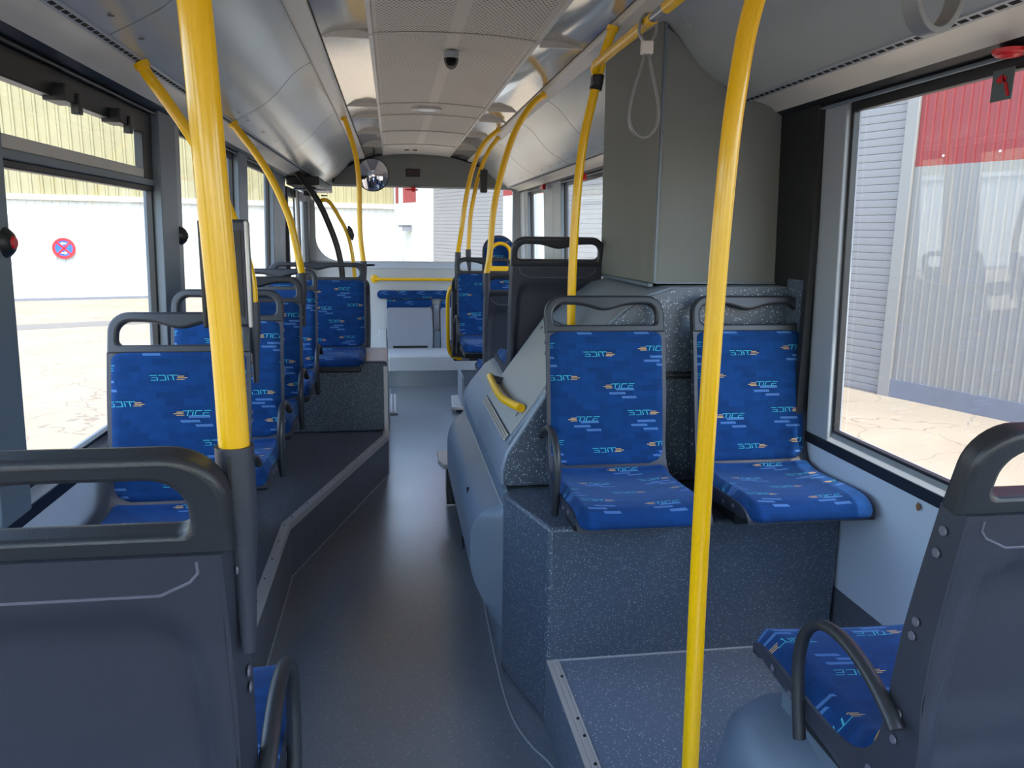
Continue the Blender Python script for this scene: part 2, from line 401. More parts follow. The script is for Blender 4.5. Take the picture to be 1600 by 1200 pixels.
# floor seam curve beside the box on the right
b = B(); b.sweep(catmull([(.40, 3.9, .002), (.378, 3.15, .002), (.368, 2.7, .002), (.37, 2.45, .002), (.385, 2.29, .002), (.42, 2.17, .002), (.47, 2.04, .002), (.50, 1.7, .002)], 6), .0035, 6)
b.build('floor_seam', 'jamb', fl)

# ---------------- right podium (wheel and engine box)
pod = thing('wheel_box_housing', 'large speckled blue-grey wheel box carrying the pair of blue seats', 'wheel box', (.9, 2.6, 0))
pod.location = (0, 0, 0)
b = B(); b.prism([(.482, 2.30), (1.497, 2.30), (1.497, 2.74), (.385, 2.74), (.385, 2.62)], 'z', .001, .69)
b.build('seat_podium', 'carpet', pod, bevel=.014, seg=3, smooth=50)
prof = [(.385, .69), (.383, .76), (.40, .82), (.44, .885), (.545, 1.05), (.68, 1.215), (.82, 1.345), (.90, 1.40), (1.0, 1.43), (1.485, 1.435)]
b = B(); pp = prof+[(1.485, .60), (.385, .60)]
b.prism(pp, 'y', 2.72, 3.50); b.build('back_board', 'grey_box', pod, bevel=.008, smooth=40)
b = B(); b.prism([(x+.008, z-.006) for x, z in prof]+[(1.475, .70), (.395, .70)], 'y', 2.708, 2.722); b.build('speckled_board', 'carpet', pod, smooth=40)
b = B(); b.sweep([(.39, 2.706, .695), (1.49, 2.706, .695)], .004, 6); b.sweep([(.96, 2.702, 1.115), (1.49, 2.702, 1.115)], .006, 6)
b.sweep([(.96, 2.702, 1.098), (1.49, 2.702, 1.098)], .006, 6); b.build('groove_strip', 'header', pod)
# lower rear part of the box: slanted side and flat top further back
p2 = [(.385, .25), (.385, .74), (.42, .80), (.50, .90), (.545, .93), (1.485, .93), (1.485, .25)]
b = B(); b.prism(p2, 'y', 3.5, 4.25); b.build('rear_box', 'grey_box', pod, bevel=.01, smooth=40)
# service hatch lying on the slanted side
hx = [(.414, .858), (.685, 1.235)]
hn = Vector((-(hx[1][1]-hx[0][1]), 0, hx[1][0]-hx[0][0])).normalized()
def slab(y0, y1, t0, t1, h0, h1, name, mat, parent, bev=.003):
    """thin slab on the slanted plane; t along the slope 0..1, h above it"""
    A = Vector((hx[0][0], 0, hx[0][1])); D = Vector((hx[1][0]-hx[0][0], 0, hx[1][1]-hx[0][1]))
    vs = []
    for h in (h0, h1):
        for y, t in ((y0, t0), (y1, t0), (y1, t1), (y0, t1)): vs.append(A+D*t+hn*h+Vector((0, y, 0)))
    return B().add(vs, [(0, 1, 2, 3), (7, 6, 5, 4), (0, 4, 5, 1), (1, 5, 6, 2), (2, 6, 7, 3), (3, 7, 4, 0)]).build(name, mat, parent, bevel=bev)
slab(2.735, 3.5, -.02, 1.02, -.02, .004, 'hatch_frame', 'blue_plastic', pod, .004)
ht = slab(2.76, 3.46, .055, .975, -.02, .010, 'service_hatch', 'hatch', pod, .003)
A_ = Vector((hx[0][0], 0, hx[0][1])); D_ = Vector((hx[1][0]-hx[0][0], 0, hx[1][1]-hx[0][1]))
b = B()
for k in range(3):
    q0 = A_+D_*(-.012+k*.022)+hn*.012
    b.sweep([q0+Vector((0, 2.77, 0)), q0+Vector((0, 3.45, 0))], .0045, 8)
b.build('piano_hinge', 'alu', ht)
for y, tt in ((2.83, .2), (3.36, .2), (3.36, .9)):
    q = A_+D_*tt+hn*.011; b = B(); b.lathe([(.009, 0), (.008, .003)], (0, 0, 0), 12); o = b.build('quarter_turn_lock', 'silver', ht)
    o.location = q+Vector((0, y, 0)); o.rotation_euler = (0, math.atan2(hn.x, hn.z), 0)
# yellow grab handle on the hatch (bent tube)
g = pod
def onp(y, t, h): q = A_+D_*t+hn*h; return (q.x, y, q.z)
hp = catmull([onp(3.46, .22, .050), onp(3.40, .215, .052), onp(3.15, .20, .055), onp(3.00, .205, .052), onp(2.88, .235, .042), onp(2.78, .27, .028)], 7)
g = B().sweep(hp, .0165, 14).build('grab_handle', 'yellow', pod, smooth=60)
B().sweep([onp(3.40, .26, .005), onp(3.41, .22, .05)], .018, 12).build('handle_foot', 'shell', g)
B().sweep([onp(2.83, .27, .003), onp(2.83, .25, .03)], .014, 12).build('handle_foot', 'shell', g)
# moulded bulging cover along the aisle
def bulge(name, x_in, x_out, y0, y1, z0, z1, mat, parent, ztop_out=None):
    nu, nv = 44, 34; vs = []; uv = []
    for i in range(nu+1):
        y = y0+(y1-y0)*i/nu
        e = min((y-y0)/.04, (y1-y)/.38, 1.0); e = max(0, e); e = math.sqrt(max(0, 1-(1-e)**2))
        for j in range(nv+1):
            t = j/nv; z = z0+(z1-z0)*t
            # cross-section: undercut foot, full belly, rounded shoulder
            f_ = interp([(0, .04), (.15, .36), (.30, .68), (.42, .90), (.52, 1.0), (.80, 1.0), (.86, .94), (.91, .78), (.95, .50), (.975, .20), (1, 0)], t)
            zz = z+.04*(1-t)*0
            vs.append((x_in-(x_in-x_out)*f_*(.30+.70*e if i not in (0, nu) else .02), y, zz))
    fs = []; W = nv+1
    for i in range(nu):
        for j in range(nv): fs.append((i*W+j, i*W+j+1, (i+1)*W+j+1, (i+1)*W+j))
    k = len(vs); vs += [(x_in+.02, v[1], v[2]) for v in (vs[0], vs[nv], vs[nu*W], vs[nu*W+nv])]
    fs += [tuple(list(range(0, W))+[k+1, k]), tuple(list(range(nu*W+nv, nu*W-1, -1))+[k+2, k+3]), tuple([i*W for i in range(nu+1)][::-1]+[k, k+2])]
    return B().add(vs, fs).build(name, mat, parent, smooth=55)
bc = bulge('moulded_cover', .384, .268, 2.655, 4.25, .13, .635, 'blue_plastic', pod)
b = B(); b.prism([(.40, 2.66), (.384, 2.66), (.384, 4.25), (.40, 4.25)], 'z', .001, .70); b.build('side_board', 'blue_plastic', pod)
for y, z, x in ((3.0, .565, .288), (2.98, .36, .266), (3.6, .33, .264)):
    b = B(); b.prism([(-.035, 0), (.03, .016), (.035, 0), (-.01, -.02)], 'y', 0, .012)
    o = B().prism([(-.03, 0), (.02, .028), (.03, .0), (0, -.016)], 'x', -.004, .006).build('finger_recess', 'header', bc); o.location = (x, y, z)
b = B(); b.sweep([(.381, 2.66, .642), (.381, 4.2, .642)], .004, 6); b.build('cover_seam', 'jamb', pod)
b = B(); b.prism([(.384, .69), (.378, .12), (.392, .12)], 'y', 2.6, 2.62)

# ---------------- grey cabinet behind the seats, from podium to ceiling
cab = thing('grey_cabinet', 'tall grey cabinet rising from the wheel box to the ceiling beside the right window', 'cabinet')
wz = [(.63, 2.385), (.69, 2.36), (.74, 2.315), (.78, 2.27), (.82, 2.23), (.87, 2.19), (.93, 2.15), (1.0, 2.115), (1.20, 2.07)]
front = [(1.485, 1.437), (.965, 1.437), (.955, 2.36)]+[(CX+w, z) for w, z in wz if CX+w > .97]
vs = []
def cabx(x, y): return x-.055 if (y > 3 and x < 1.0) else x
n = len(front)
b = B(); vs = [(x, 2.82, z) for x, z in front]+[((x-.02 if x < .97 else x), 3.5, z) for x, z in front]
b.add(vs, [tuple(range(n)), tuple(range(2*n-1, n-1, -1))]+[(i, i+n, (i+1) % n+n, (i+1) % n) for i in range(n)])
b.build('cabinet_body', 'cabinet', cab, bevel=.006, smooth=40)
b = B(); b.box(.966, .974, 2.812, 2.82, 1.44, 2.36); b.box(.974, 1.485, 2.812, 2.82, 1.437, 1.446); b.build('corner_bead', 'pillar', cab)
b = B(); b.box(.950, .966, 2.82, 3.5, 1.425, 1.437); b.build('base_bead', 'pillar', cab)

# ---------------- side walls
def side_wall(name, X, sgn, spans, zlo=.94, zhi=2.04, lower=None):
    """lower panel with sill; spans = pillar y-ranges"""
    w = bpy.data.objects.new(name, None); C.objects.link(w); w['kind'] = 'structure'
    o = B(); xo = lambda z: X(z)+sgn*.05
    for y0, y1 in lower:
        q = B(); q.add([(X(0), y0, 0), (xo(0), y0, 0), (xo(.88), y0, .885), (X(.88), y0, .885), (X(0), y1, 0), (xo(0), y1, 0), (xo(.88), y1, .885), (X(.88), y1, .885)],
                     [(0, 1, 2, 3), (7, 6, 5, 4), (0, 4, 5, 1), (1, 5, 6, 2), (2, 6, 7, 3), (3, 7, 4, 0)]).build('lower_panel', 'wall', w)
        q = B(); q.prism([(X(.9)-sgn*.004, .885), (xo(.9), .885), (xo(.9), .955), (X(.9)+sgn*.022, .952), (X(.9)-sgn*.004, .922)], 'y', y0, y1).build('window_sill', 'jamb', w)
        q = B(); q.prism([(X(.9)-sgn*.008, .885), (X(.9), .885), (X(.9), .921), (X(.9)-sgn*.008, .921)], 'y', y0, y1).build('sill_strip', 'header', w)
        q = B(); q.prism([(X(.2)-sgn*.006, .2), (X(.2), .2), (X(.4), .42), (X(.4)-sgn*.006, .42)], 'y', y0, y1).build('kick_board', 'dark_floor', w)
    for y0, y1, mat in spans:
        q = B(); z0, z1 = .92, 2.07
        t = .02 if mat != 'jamb' else .004
        q.add([(X(z0)-sgn*t, y0, z0), (xo(z0), y0, z0), (xo(z1), y0, z1), (X(z1)-sgn*t, y0, z1), (X(z0)-sgn*t, y1, z0), (xo(z0), y1, z0), (xo(z1), y1, z1), (X(z1)-sgn*t, y1, z1)],
              [(0, 1, 2, 3), (7, 6, 5, 4), (0, 4, 5, 1), (1, 5, 6, 2), (2, 6, 7, 3), (3, 7, 4, 0)]).build('pillar', mat, w, bevel=.004)
    return w
wl = side_wall('wall_left', XL, -1, [(-3.2, -3.0, 'pillar'), (-1.3, -1.1, 'pillar'), (.2, .36, 'pillar'), (1.86, 2.01, 'pillar'), (3.27, 3.50, 'pillar'), (3.50, 3.63, 'jamb'), (4.86, 5.14, 'pillar'), (6.20, 6.75, 'pillar'), (6.75, 7.0, 'jamb'), (8.72, 8.9, 'frit')], lower=[(-3.2, 7.0), (8.7, 8.9)])
wr = side_wall('wall_right', XR, 1, [(-3.2, -3.0, 'pillar'), (-1.3, -1.1, 'pillar'), (.1, .3, 'pillar'), (2.42, 2.56, 'jamb'), (2.56, 3.5, 'header'), (4.3, 4.5, 'pillar'), (5.2, 5.34, 'pillar'), (6.70, 7.05, 'pillar'), (7.05, 7.48, 'pillar'), (8.38, 8.62, 'pillar'), (8.62, 8.9, 'endwall')], lower=[(-3.2, 8.9)])
b = B(); b.box(1.452, 1.485, 2.57, 2.72, .9, 2.06); b.build('corner_post', 'carpet', wr, bevel=.006)
b = B(); b.box(1.436, 1.46, 2.545, 2.575, .9, 2.06); b.build('rubber_seal', 'black', wr)
wn_i = [0]
def window(X, sgn, y0, y1, z0=.955, z1=2.04, hopper=False, label=None):
    wn_i[0] += 1
    w = bpy.data.objects.new('window_%d' % wn_i[0], None); C.objects.link(w); w['kind'] = 'structure'
    if label: w['label'] = label
    d = sgn*.024; F = .022
    def q(ya, yb, za, zb, name, mat, t=.012, dd=d, par=w, bev=.003):
        return B().add([(X(za)+dd-t, ya, za), (X(za)+dd+t, ya, za), (X(zb)+dd+t, ya, zb), (X(zb)+dd-t, ya, zb), (X(za)+dd-t, yb, za), (X(za)+dd+t, yb, za), (X(zb)+dd+t, yb, zb), (X(zb)+dd-t, yb, zb)],
             [(0, 1, 2, 3), (7, 6, 5, 4), (0, 4, 5, 1), (1, 5, 6, 2), (2, 6, 7, 3), (3, 7, 4, 0)]).build(name, mat, par, bevel=bev)
    fr = q(y0, y1, z1-F*1.2, z1+.01, 'frame_rail', 'black'); q(y0, y1, z0-.005, z0+.006, 'frame_rail', 'black')
    q(y0, y0+.014, z0, z1, 'frame_stile', 'black'); q(y1-.014, y1, z0, z1, 'frame_stile', 'black')
    if hopper:
        q(y0, y1, 1.775, 1.80, 'hopper_rail', 'pillar', .020); q(y0, y1, 1.80, 1.835, 'hopper_rail', 'alu', .014); q(y0, y1, 1.755, 1.775, 'hopper_rail', 'black', .016)
        q(y0, y1, 1.965, 2.04, 'hopper_rail', 'header', .018)
        q(y1-.11, y1, 1.80, 2.0, 'frame_stile', 'header', .016)
        for yy in (y0+.42, y0+.86):
            q(yy-.055, yy+.055, 1.955, 2.0, 'latch', 'black', .030, d-sgn*.02); q(yy+.02, yy+.05, 1.93, 1.985, 'latch_tab', 'header', .012, d-sgn*.045)
        q(y0, y1, 1.80, 1.99, 'pane', 'glass', .0025, d+sgn*.01); q(y0, y1, z0, 1.775, 'pane', 'glass', .0025, d+sgn*.01)
    else:
        q(y0+.005, y1-.005, z0, z1, 'pane', 'glass', .0025, d+sgn*.008, bev=0)
    return w
for a, c, h in ((-3.0, -1.3, 0), (-1.1, .2, 0), (.36, 1.86, 1), (2.01, 3.27, 1), (3.63, 4.86, 0), (5.14, 6.20, 0)): window(XL, -1, a, c, hopper=bool(h))
for a, c in ((-3.0, -1.3), (-1.1, .1)): window(XR, 1, a, c)
wR = window(XR, 1, .3, 2.42, label='large right side window with black header beside the pair of seats')
for a, c in ((4.5, 5.2), (5.34, 6.70), (7.48, 8.38)): window(XR, 1, a, c)
# marks on the big right window
st = B().prism([(1.722, 1.945), (1.790, 1.945), (1.790, 2.018), (1.722, 2.018)], 'x', 1.445, 1.448).build('emergency_sticker', 'sticker', wR, bevel=.004)
B().prism([(1.775, 1.995), (1.757, 2.005), (1.742, 1.996), (1.748, 1.985), (1.735, 1.952), (1.728, 1.955), (1.742, 1.987), (1.765, 1.985)], 'x', 1.442, 1.446).build('hammer_symbol', 'red', st)
b = B()
for k in range(3): b.box(1.476, 1.4775, 2.335, 2.365+.01*(k % 2), .985+.006*k, .987+.006*k)
b.sweep([(1.4765, 2.34, 1.006), (1.4765, 2.35, 1.010), (1.4765, 2.36, 1.006)], .0012, 5); b.build('etched_mark', 'etched', wR)
b = B(); b.prism([(1.91, .857), (1.914, .868), (1.922, .873), (1.929, .862), (1.925, .850), (1.917, .848)], 'x', 1.488, 1.4895); 
rs = b.build('rusty_screw', 'rust', None); tag(rs, 'small rusty screw on the pale panel below the right window', 'screw'); rs.location = (-.004, 0, 0)
# headers: cream lining + black header along both sides
def header(sgn, y0, y1, name_par):
    f = lambda w: CX+sgn*w
    B().prism([(f(1.03), 2.105), (f(1.075), 2.098), (f(1.11), 2.085), (f(1.132), 2.068), (f(1.132), 2.10), (f(1.03), 2.16)], 'y', y0, y1).build('cream_lining', 'cream', name_par, smooth=60)
    B().prism([(f(1.132), 2.068), (f(1.15), 2.058), (f(1.178), 2.046), (f(1.22), 2.04), (f(1.22), 2.1), (f(1.132), 2.1)], 'y', y0, y1).build('header_rail', 'header', name_par, smooth=20)
    B().sweep([(f(1.165), y0, 2.043), (f(1.165), y1, 2.043)], .006, 8).build('header_bead', 'pillar' if sgn > 0 else 'header', name_par)
header(-1, -3.2, 6.95, wl); header(1, -3.2, 8.85, wr)
header(-1, 6.96, 8.85, wl)
# red emergency pieces over the right windows
for i, (x, y, z) in enumerate(((1.395, 7.30, 2.04), (1.395, 5.75, 2.03))):
    hm = thing('emergency_hammer', 'small red emergency hammer above the right windows, %s' % ('farther one' if i == 0 else 'nearer one, beside the tall cabinet'), 'emergency hammer', (x, y, z), group='red emergency hammers')
    B().box(-.015, .015, -.05, .05, -.03, .02).build('holder', 'red', hm, bevel=.006)
    B().sweep([(-.018, -.07, -.005), (-.018, .07, -.005)], .007, 8).build('hammer_bar', 'red', hm)
kb = B().lathe([(.01, .002), (.01, 0)], n=8).build('emergency_knob', 'red', wr); kb.location = (1.425, 1.72, 2.052)
B().lathe([(.038, 0), (.036, -.008), (.028, -.014)], n=20).build('knob_disc', 'red', kb); B().lathe([(.03, -.014), (.012, -.018)], n=20).build('knob_cap', 'red', kb)
# stop buttons on left pillars
for i, (y, z) in enumerate(((3.56, 1.585), (1.99, 1.58))):
    sb = thing('stop_button', 'dark half-round stop button on the left window pillar %s' % ('behind the nearest yellow pole' if i == 0 else 'at the left border'), 'button', (-.90, y, z), group=None)
    B().lathe([(.040, 0), (.036, .012), (.024, .024), (.010, .028)], (0, 0, 0), 20, 'x').build('button_housing', 'header', sb)
    B().lathe([(.016, .026), (.012, .031)], (0, 0, 0), 16, 'x').build('push_button', 'header' if i == 0 else 'red', sb)

# ---------------- left door at the far end
dr = bpy.data.objects.new('door_1', None); C.objects.link(dr); dr['kind'] = 'structure'
for y0, y1 in ((7.02, 7.84), (7.88, 8.70)):
    for a, c in ((y0, y0+.07), (y1-.07, y1)): B().box(-.93, -.885, a, c, .05, 1.98).build('door_stile', 'black', dr, bevel=.006)
    for a, c in ((.05, .17), (1.90, 1.98)): B().box(-.93, -.885, y0+.07, y1-.07, a, c).build('door_rail', 'black', dr, bevel=.004)
    B().box(-.912, -.907, y0+.07, y1-.07, .17, 1.90).build('door_pane', 'glass', dr)
B().sweep([(-.86, 7.45, .8), (-.86, 7.45, 1.9)], .014, 10).build('door_rod', 'alu', dr)
dm = thing('door_mechanism', 'dark door opening mechanism under the ceiling at the far left', 'mechanism', (0, 0, 0))
B().box(-.90, -.62, 7.1, 8.6, 1.995, 2.07).build('gear_box', 'header', dm, bevel=.01)
B().box(-.80, -.70, 7.5, 7.75, 1.92, 1.995).build('motor', 'black', dm, bevel=.01)
B().sweep([(-.72, 7.3, 1.96), (-.80, 8.3, 1.93)], .014, 8).build('drive_rod', 'alu', dm)
B().sweep([(-.86, 7.3, 1.97), (-.60, 7.6, 1.98)], .010, 8).build('drive_arm', 'silver', dm)
b = B(); b.lathe([(.02, -.05), (.02, .03)], (-.86, 7.45, 1.95), 12); b.build('bearing', 'silver', dm)

# ---------------- end wall with rear window
ew = bpy.data.objects.new('wall_back', None); C.objects.link(ew); ew['kind'] = 'structure'
W0, W1, WZ0, WZ1 = -.84, 1.36, 1.275, 2.09
def rr(cx0, cx1, z0, z1, r, n=7, corners=None):
    out = []
    for cx, cz, a0, rad in ((cx1, z0, -90, r[1]), (cx1, z1, 0, r[2]), (cx0, z1, 90, r[3]), (cx0, z0, 180, r[0])):
        sx = -1 if cx == cx1 else 1; sz = -1 if cz == z1 else 1
        for k in range(n+1):
            a = math.radians(a0+90*k/n); out.append((cx+sx*rad+rad*math.cos(a), cz+sz*rad+rad*math.sin(a)))
    return out
def ringplate(outer, inner, y0, y1, name, mat, parent, **k):
    n = len(outer); assert n == len(inner)
    vs = [(p[0], y0, p[1]) for p in outer]+[(p[0], y0, p[1]) for p in inner]+[(p[0], y1, p[1]) for p in outer]+[(p[0], y1, p[1]) for p in inner]
    fs = []
    for i in range(n):
        j = (i+1) % n
        fs += [(i, j, n+j, n+i), (2*n+i, 3*n+i, 3*n+j, 2*n+j), (i, 2*n+i, 2*n+j, j), (n+i, n+j, 3*n+j, 3*n+i)]
    return B().add(vs, fs).build(name, mat, parent, **k)
inner = rr(W0, W1, WZ0, WZ1, (.26, .06, .04, .04)); outer = rr(-.99, 1.52, .0, 2.56, (.001, .001, .001, .001))
ringplate(outer, inner, 8.9, 8.97, 'end_panel', 'endwall', ew, smooth=30)
ringplate(rr(W0-.012, W1+.012, WZ0-.012, WZ1+.012, (.27, .07, .05, .05)), rr(W0+.006, W1-.006, WZ0+.006, WZ1-.006, (.255, .055, .035, .035)), 8.895, 8.905, 'window_gasket', 'endwall', ew)
B().box(W0, W1, 8.94, 8.945, WZ0, WZ1).build('pane', 'glass', ew)
B().box(-.93, W0+.28, 8.885, 8.905, WZ0-.02, WZ0+.004).build('frit_strip', 'frit', ew)
B().box(-.60, 1.36, 8.885, 8.899, 1.20, 1.262).build('sill_band', 'wall', ew, bevel=.004)
# arched upper panel with dark gap
arch = [(-.63, 2.12), (-.62, 2.17), (-.53, 2.27), (-.39, 2.345), (-.23, 2.40), (-.08, 2.435), (.1, 2.455), (.27, 2.46), (.45, 2.455), (.63, 2.435), (.78, 2.40), (.94, 2.345), (1.08, 2.27), (1.17, 2.17), (1.18, 2.12)]
b = B(); b.sweep([(x, 8.875, z) for x, z in catmull([(a[0], a[1], 0) for a in arch], 3) for _ in (0,)] if False else [(p.x, 8.885, p.y) for p in catmull([(a[0], a[1], 0) for a in arch], 3)], .010, 8)
b.build('arch_gap', 'black', ew)
B().prism([(-.62, 2.105)]+[(a[0]*.985+.004, a[1]-.012) for a in arch[1:-1]]+[(1.17, 2.105)], 'y', 8.872, 8.90).build('arch_panel', 'cabinet', ew)
sg = thing('stop_sign_panel', 'small dark illuminated panel lettered STOP above the end window', 'sign', (.232, 8.866, 2.243))
B().box(-.078, .078, -.006, .006, -.040, .040).build('sign_box', 'black', sg, bevel=.004)
def text(name, s, size, loc, rot, mat, parent, ext=.001, align='CENTER'):
    cu = bpy.data.curves.new(name, 'FONT'); cu.body = s; cu.size = size; cu.extrude = ext; cu.align_x = align; cu.align_y = 'CENTER'
    tmp = bpy.data.objects.new(name, cu); C.objects.link(tmp)
    dg = bpy.context.evaluated_depsgraph_get(); me = bpy.data.meshes.new_from_object(tmp.evaluated_get(dg))
    bpy.data.objects.remove(tmp); o = bpy.data.objects.new(name, me); C.objects.link(o); me.materials.clear(); me.materials.append(M[mat])
    o.location = loc; o.rotation_euler = rot; o.parent = parent; return o
text('lettering', 'STOP', .052, (0, -.0075, 0), (PI/2, 0, 0), 'dimred', sg)
rb = thing('red_hammer_bracket', 'red hammer bracket at the top edge of the end window', 'emergency hammer', (.235, 8.86, 2.075))
B().box(-.022, .022, -.02, .03, -.035, .022).build('holder', 'red', rb, bevel=.006); B().sweep([(-.085, 0, -.012), (.05, 0, -.012)], .008, 8).build('hammer_bar', 'red', rb)
# rear base: riser, step lip, sloped shelf
b = B(); b.box(-.95, 1.5, 8.10, 8.9, -.06, .17); struct('trim_3', b, 'floor')
b = B(); b.prism([(8.085, .17), (8.085, .32), (8.11, .345), (8.9, .30), (8.9, .16)], 'x', -.06, 1.48)
bs = b.build('rear_ledge', 'endwall', None, bevel=.008); tag(bs, 'pale grey ledge across the aisle under the rear folding seats', 'ledge')
# folding seats on end wall
fb = thing('folding_bench', 'padded blue backrest rail with two folded grey seats on the end wall', 'folding seat', (0, 8.9, 0))
b = B(); o_ = rr(-.18, 1.12, .865, .958, (.045,)*4)
b.prism(o_, 'y', -.075, -.01)
def uvplanar(o):
    me = o.data; L = me.uv_layers.new(name='UVMap')
    for lp in me.loops:
        c = me.vertices[lp.vertex_index].co; L.data[lp.index].uv = (c.x, c.z)
    return o
uvplanar(b.build('back_cushion', 'fabric', fb, bevel=.02, seg=3, smooth=60))
for x0 in (-.075, .53):
    uvplanar(B().prism(rr(x0, x0+.51, .70, .86, (.01,)*4), 'y', -.05, -.01).build('seat_pad', 'fabric', fb, bevel=.006))
    B().prism([(x0, .40), (x0, .745), (x0+.012, .762), (x0+.028, .768), (x0+.475, .768), (x0+.492, .762), (x0+.505, .745), (x0+.522, .40), (x0+.46, .395), (x0+.46, .33), (x0+.06, .33), (x0+.06, .395)], 'y', -.085, -.06).build('folded_seat', 'seatgrey', fb, bevel=.006)
    for q in (x0+.005, x0+.455): B().box(q, q+.06, -.085, -.02, .30, .40).build('hinge_bracket', 'seatgrey', fb, bevel=.004)
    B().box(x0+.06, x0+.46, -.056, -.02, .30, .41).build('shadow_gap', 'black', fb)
for x0 in (-.17, ): B().box(x0, x0+.09, -.05, 0, .30, .52).build('side_cover', 'endwall', fb, bevel=.01)
B().box(.45, .52, -.03, 0, .30, .80).build('centre_column', 'seatgrey', fb, bevel=.006)
B().box(.45, .53, -.06, 0, .30, .50).build('column_cover', 'pillar', fb, bevel=.008)
hr = thing('wall_handrail', 'horizontal yellow handrail on the end wall above the folding seats', 'handrail', (0, 8.83, 1.083))
B().sweep([(-.20, 0, 0), (.98, 0, 0)], .017, 12).build('tube', 'yellow', hr)
for x in (-.205, .96): B().lathe([(.045, .07), (.045, .058), (.02, .05), (.018, 0)], (x, 0, 0), 14, 'y').build('flange', 'yellow', hr)
bl = B().box(-.30, -.20, 8.885, 8.899, 1.222, 1.25).build('dark_badge', 'header', None, bevel=.003); tag(bl, 'small dark badge on the sill of the end window', 'badge')

# front end of the bus behind the camera: wall with windscreen
wf = bpy.data.objects.new('wall_front', None); C.objects.link(wf); wf['kind'] = 'structure'
ringplate(rr(-.99, 1.52, 0, 2.56, (.001,)*4), rr(-.85, 1.40, .95, 2.2, (.08,)*4), FY-.06, FY, 'front_panel', 'endwall', wf)
B().box(-.85, 1.40, FY-.04, FY-.035, .95, 2.2).build('pane', 'glass', wf)

# ---------------- ceiling
ce = bpy.data.objects.new('ceiling', None); C.objects.link(ce); ce['kind'] = 'structure'
def strip_mesh(P, y0, y1, name, mat, parent, th=.012, smooth=60):
    """sheet following (x,z) profile P from y0 to y1 with thickness upward"""
    n = len(P); poly = list(P)+[(x, z+th) for x, z in reversed(P)]
    return B().prism(poly, 'y', y0, y1).build(name, mat, parent, smooth=smooth)
B().prism([(-1.0, 2.10), (-.95, 2.60), (1.5, 2.60), (1.56, 2.10), (1.6, 2.10), (1.55, 2.68), (-1.0, 2.68), (-1.05, 2.10)], 'y', FY-.06, 8.97).build('roof_skin', 'cream', ce, smooth=0)
cs = [-3.2, -1.5, 1.0, 3.48, 5.33, 5.84, 6.77, 7.8, 8.86]
for a, c in zip(cs, cs[1:]):
    strip_mesh([(CX+w*.35, 2.44-.018*w*w) for w in [k/6-1 for k in range(13)]], a+.004, c-.004, 'perforated_panel', 'perf' if c < 7.9 else 'cream', ce)
    for sg_ in (-1, 1):
        strip_mesh([(CX+sg_*w, z) for w, z in (((.358, 2.426), (.42, 2.43), (.50, 2.42), (.552, 2.402)) if sg_ > 0 else ((.552, 2.402), (.50, 2.42), (.42, 2.43), (.358, 2.426)))], a+.003, c-.003, 'polished_panel', 'shiny', ce)
        B().box(CX+sg_*.345, CX+sg_*.362, a+.002, c-.002, 2.416, 2.424).build('edge_rail', 'strip', ce)
    B().box(CX-.36, CX+.36, c-.012, c+.004, 2.417, 2.424).build('cross_rail', 'strip', ce) if False else None
    xs = [(CX+w*.36, 2.4395-.018*w*w-.004) for w in [k/6-1 for k in range(13)]]
    if c < 8.8: B().sweep([(x, c, z) for x, z in xs], .005, 6).build('panel_joint', 'strip', ce)
    if c < 8.8:
        for sg_ in (-1, 1): B().box(CX+sg_*.36, CX+sg_*.552, c-.006, c+.006, 2.399, 2.43).build('panel_joint', 'strip', ce)
for sg_ in (-1, 1):
    for a, c in ((-3.2, 1.95), (1.958, 8.86)):
        B().prism([(CX+sg_*.558, 2.40), (CX+sg_*.558, 2.386), (CX+sg_*.568, 2.378), (CX+sg_*.622, 2.368), (CX+sg_*.632, 2.372), (CX+sg_*.632, 2.40)], 'y', a, c).build('light_strip', 'strip', ce, smooth=20)
    cove = [(.640, 2.385), (.665, 2.372), (.70, 2.350), (.735, 2.318), (.765, 2.283), (.795, 2.248), (.83, 2.213), (.87, 2.182), (.92, 2.153), (.965, 2.130), (1.0, 2.112)]
    seams = [-3.2, -1.0, .66, 2.30, 3.94, 5.58, 7.20, 8.86] if sg_ < 0 else [-3.2, -.6, 2.86, 4.73, 5.70, 7.0, 8.86]
    P = [(CX+sg_*w, z) for w, z in cove]
    if sg_ > 0: P = P[::-1]
    for a, c in zip(seams, seams[1:]):
        pn = strip_mesh(P, a+.0045, c-.0045, 'cove_panel', 'cove', ce)
        b = B()
        for yy in [a+.12+k*(c-a-.24)/3 for k in range(4)]: b.lathe([(.009, -.003), (.006, -.0045)], (CX+sg_*.955, yy, 2.134), 10)
        b.build('fixing_screws', 'header', pn)['kind'] = 'stuff'
    B().prism([(CX+sg_*1.0, 2.108), (CX+sg_*1.028, 2.100), (CX+sg_*1.028, 2.13), (CX+sg_*1.0, 2.13)], 'y', -3.2, 8.86).build('vent_strip', 'jamb', ce)
    b = B(); y = -1.0
    while y < 8.7:
        b.prism([(CX+sg_*1.008, 2.1048), (CX+sg_*1.019, 2.1017), (CX+sg_*1.019, 2.107), (CX+sg_*1.008, 2.110)], 'y', y, y+.027); y += .038
    b.build('vent_slots', 'void', ce, smooth=0)['kind'] = 'stuff'
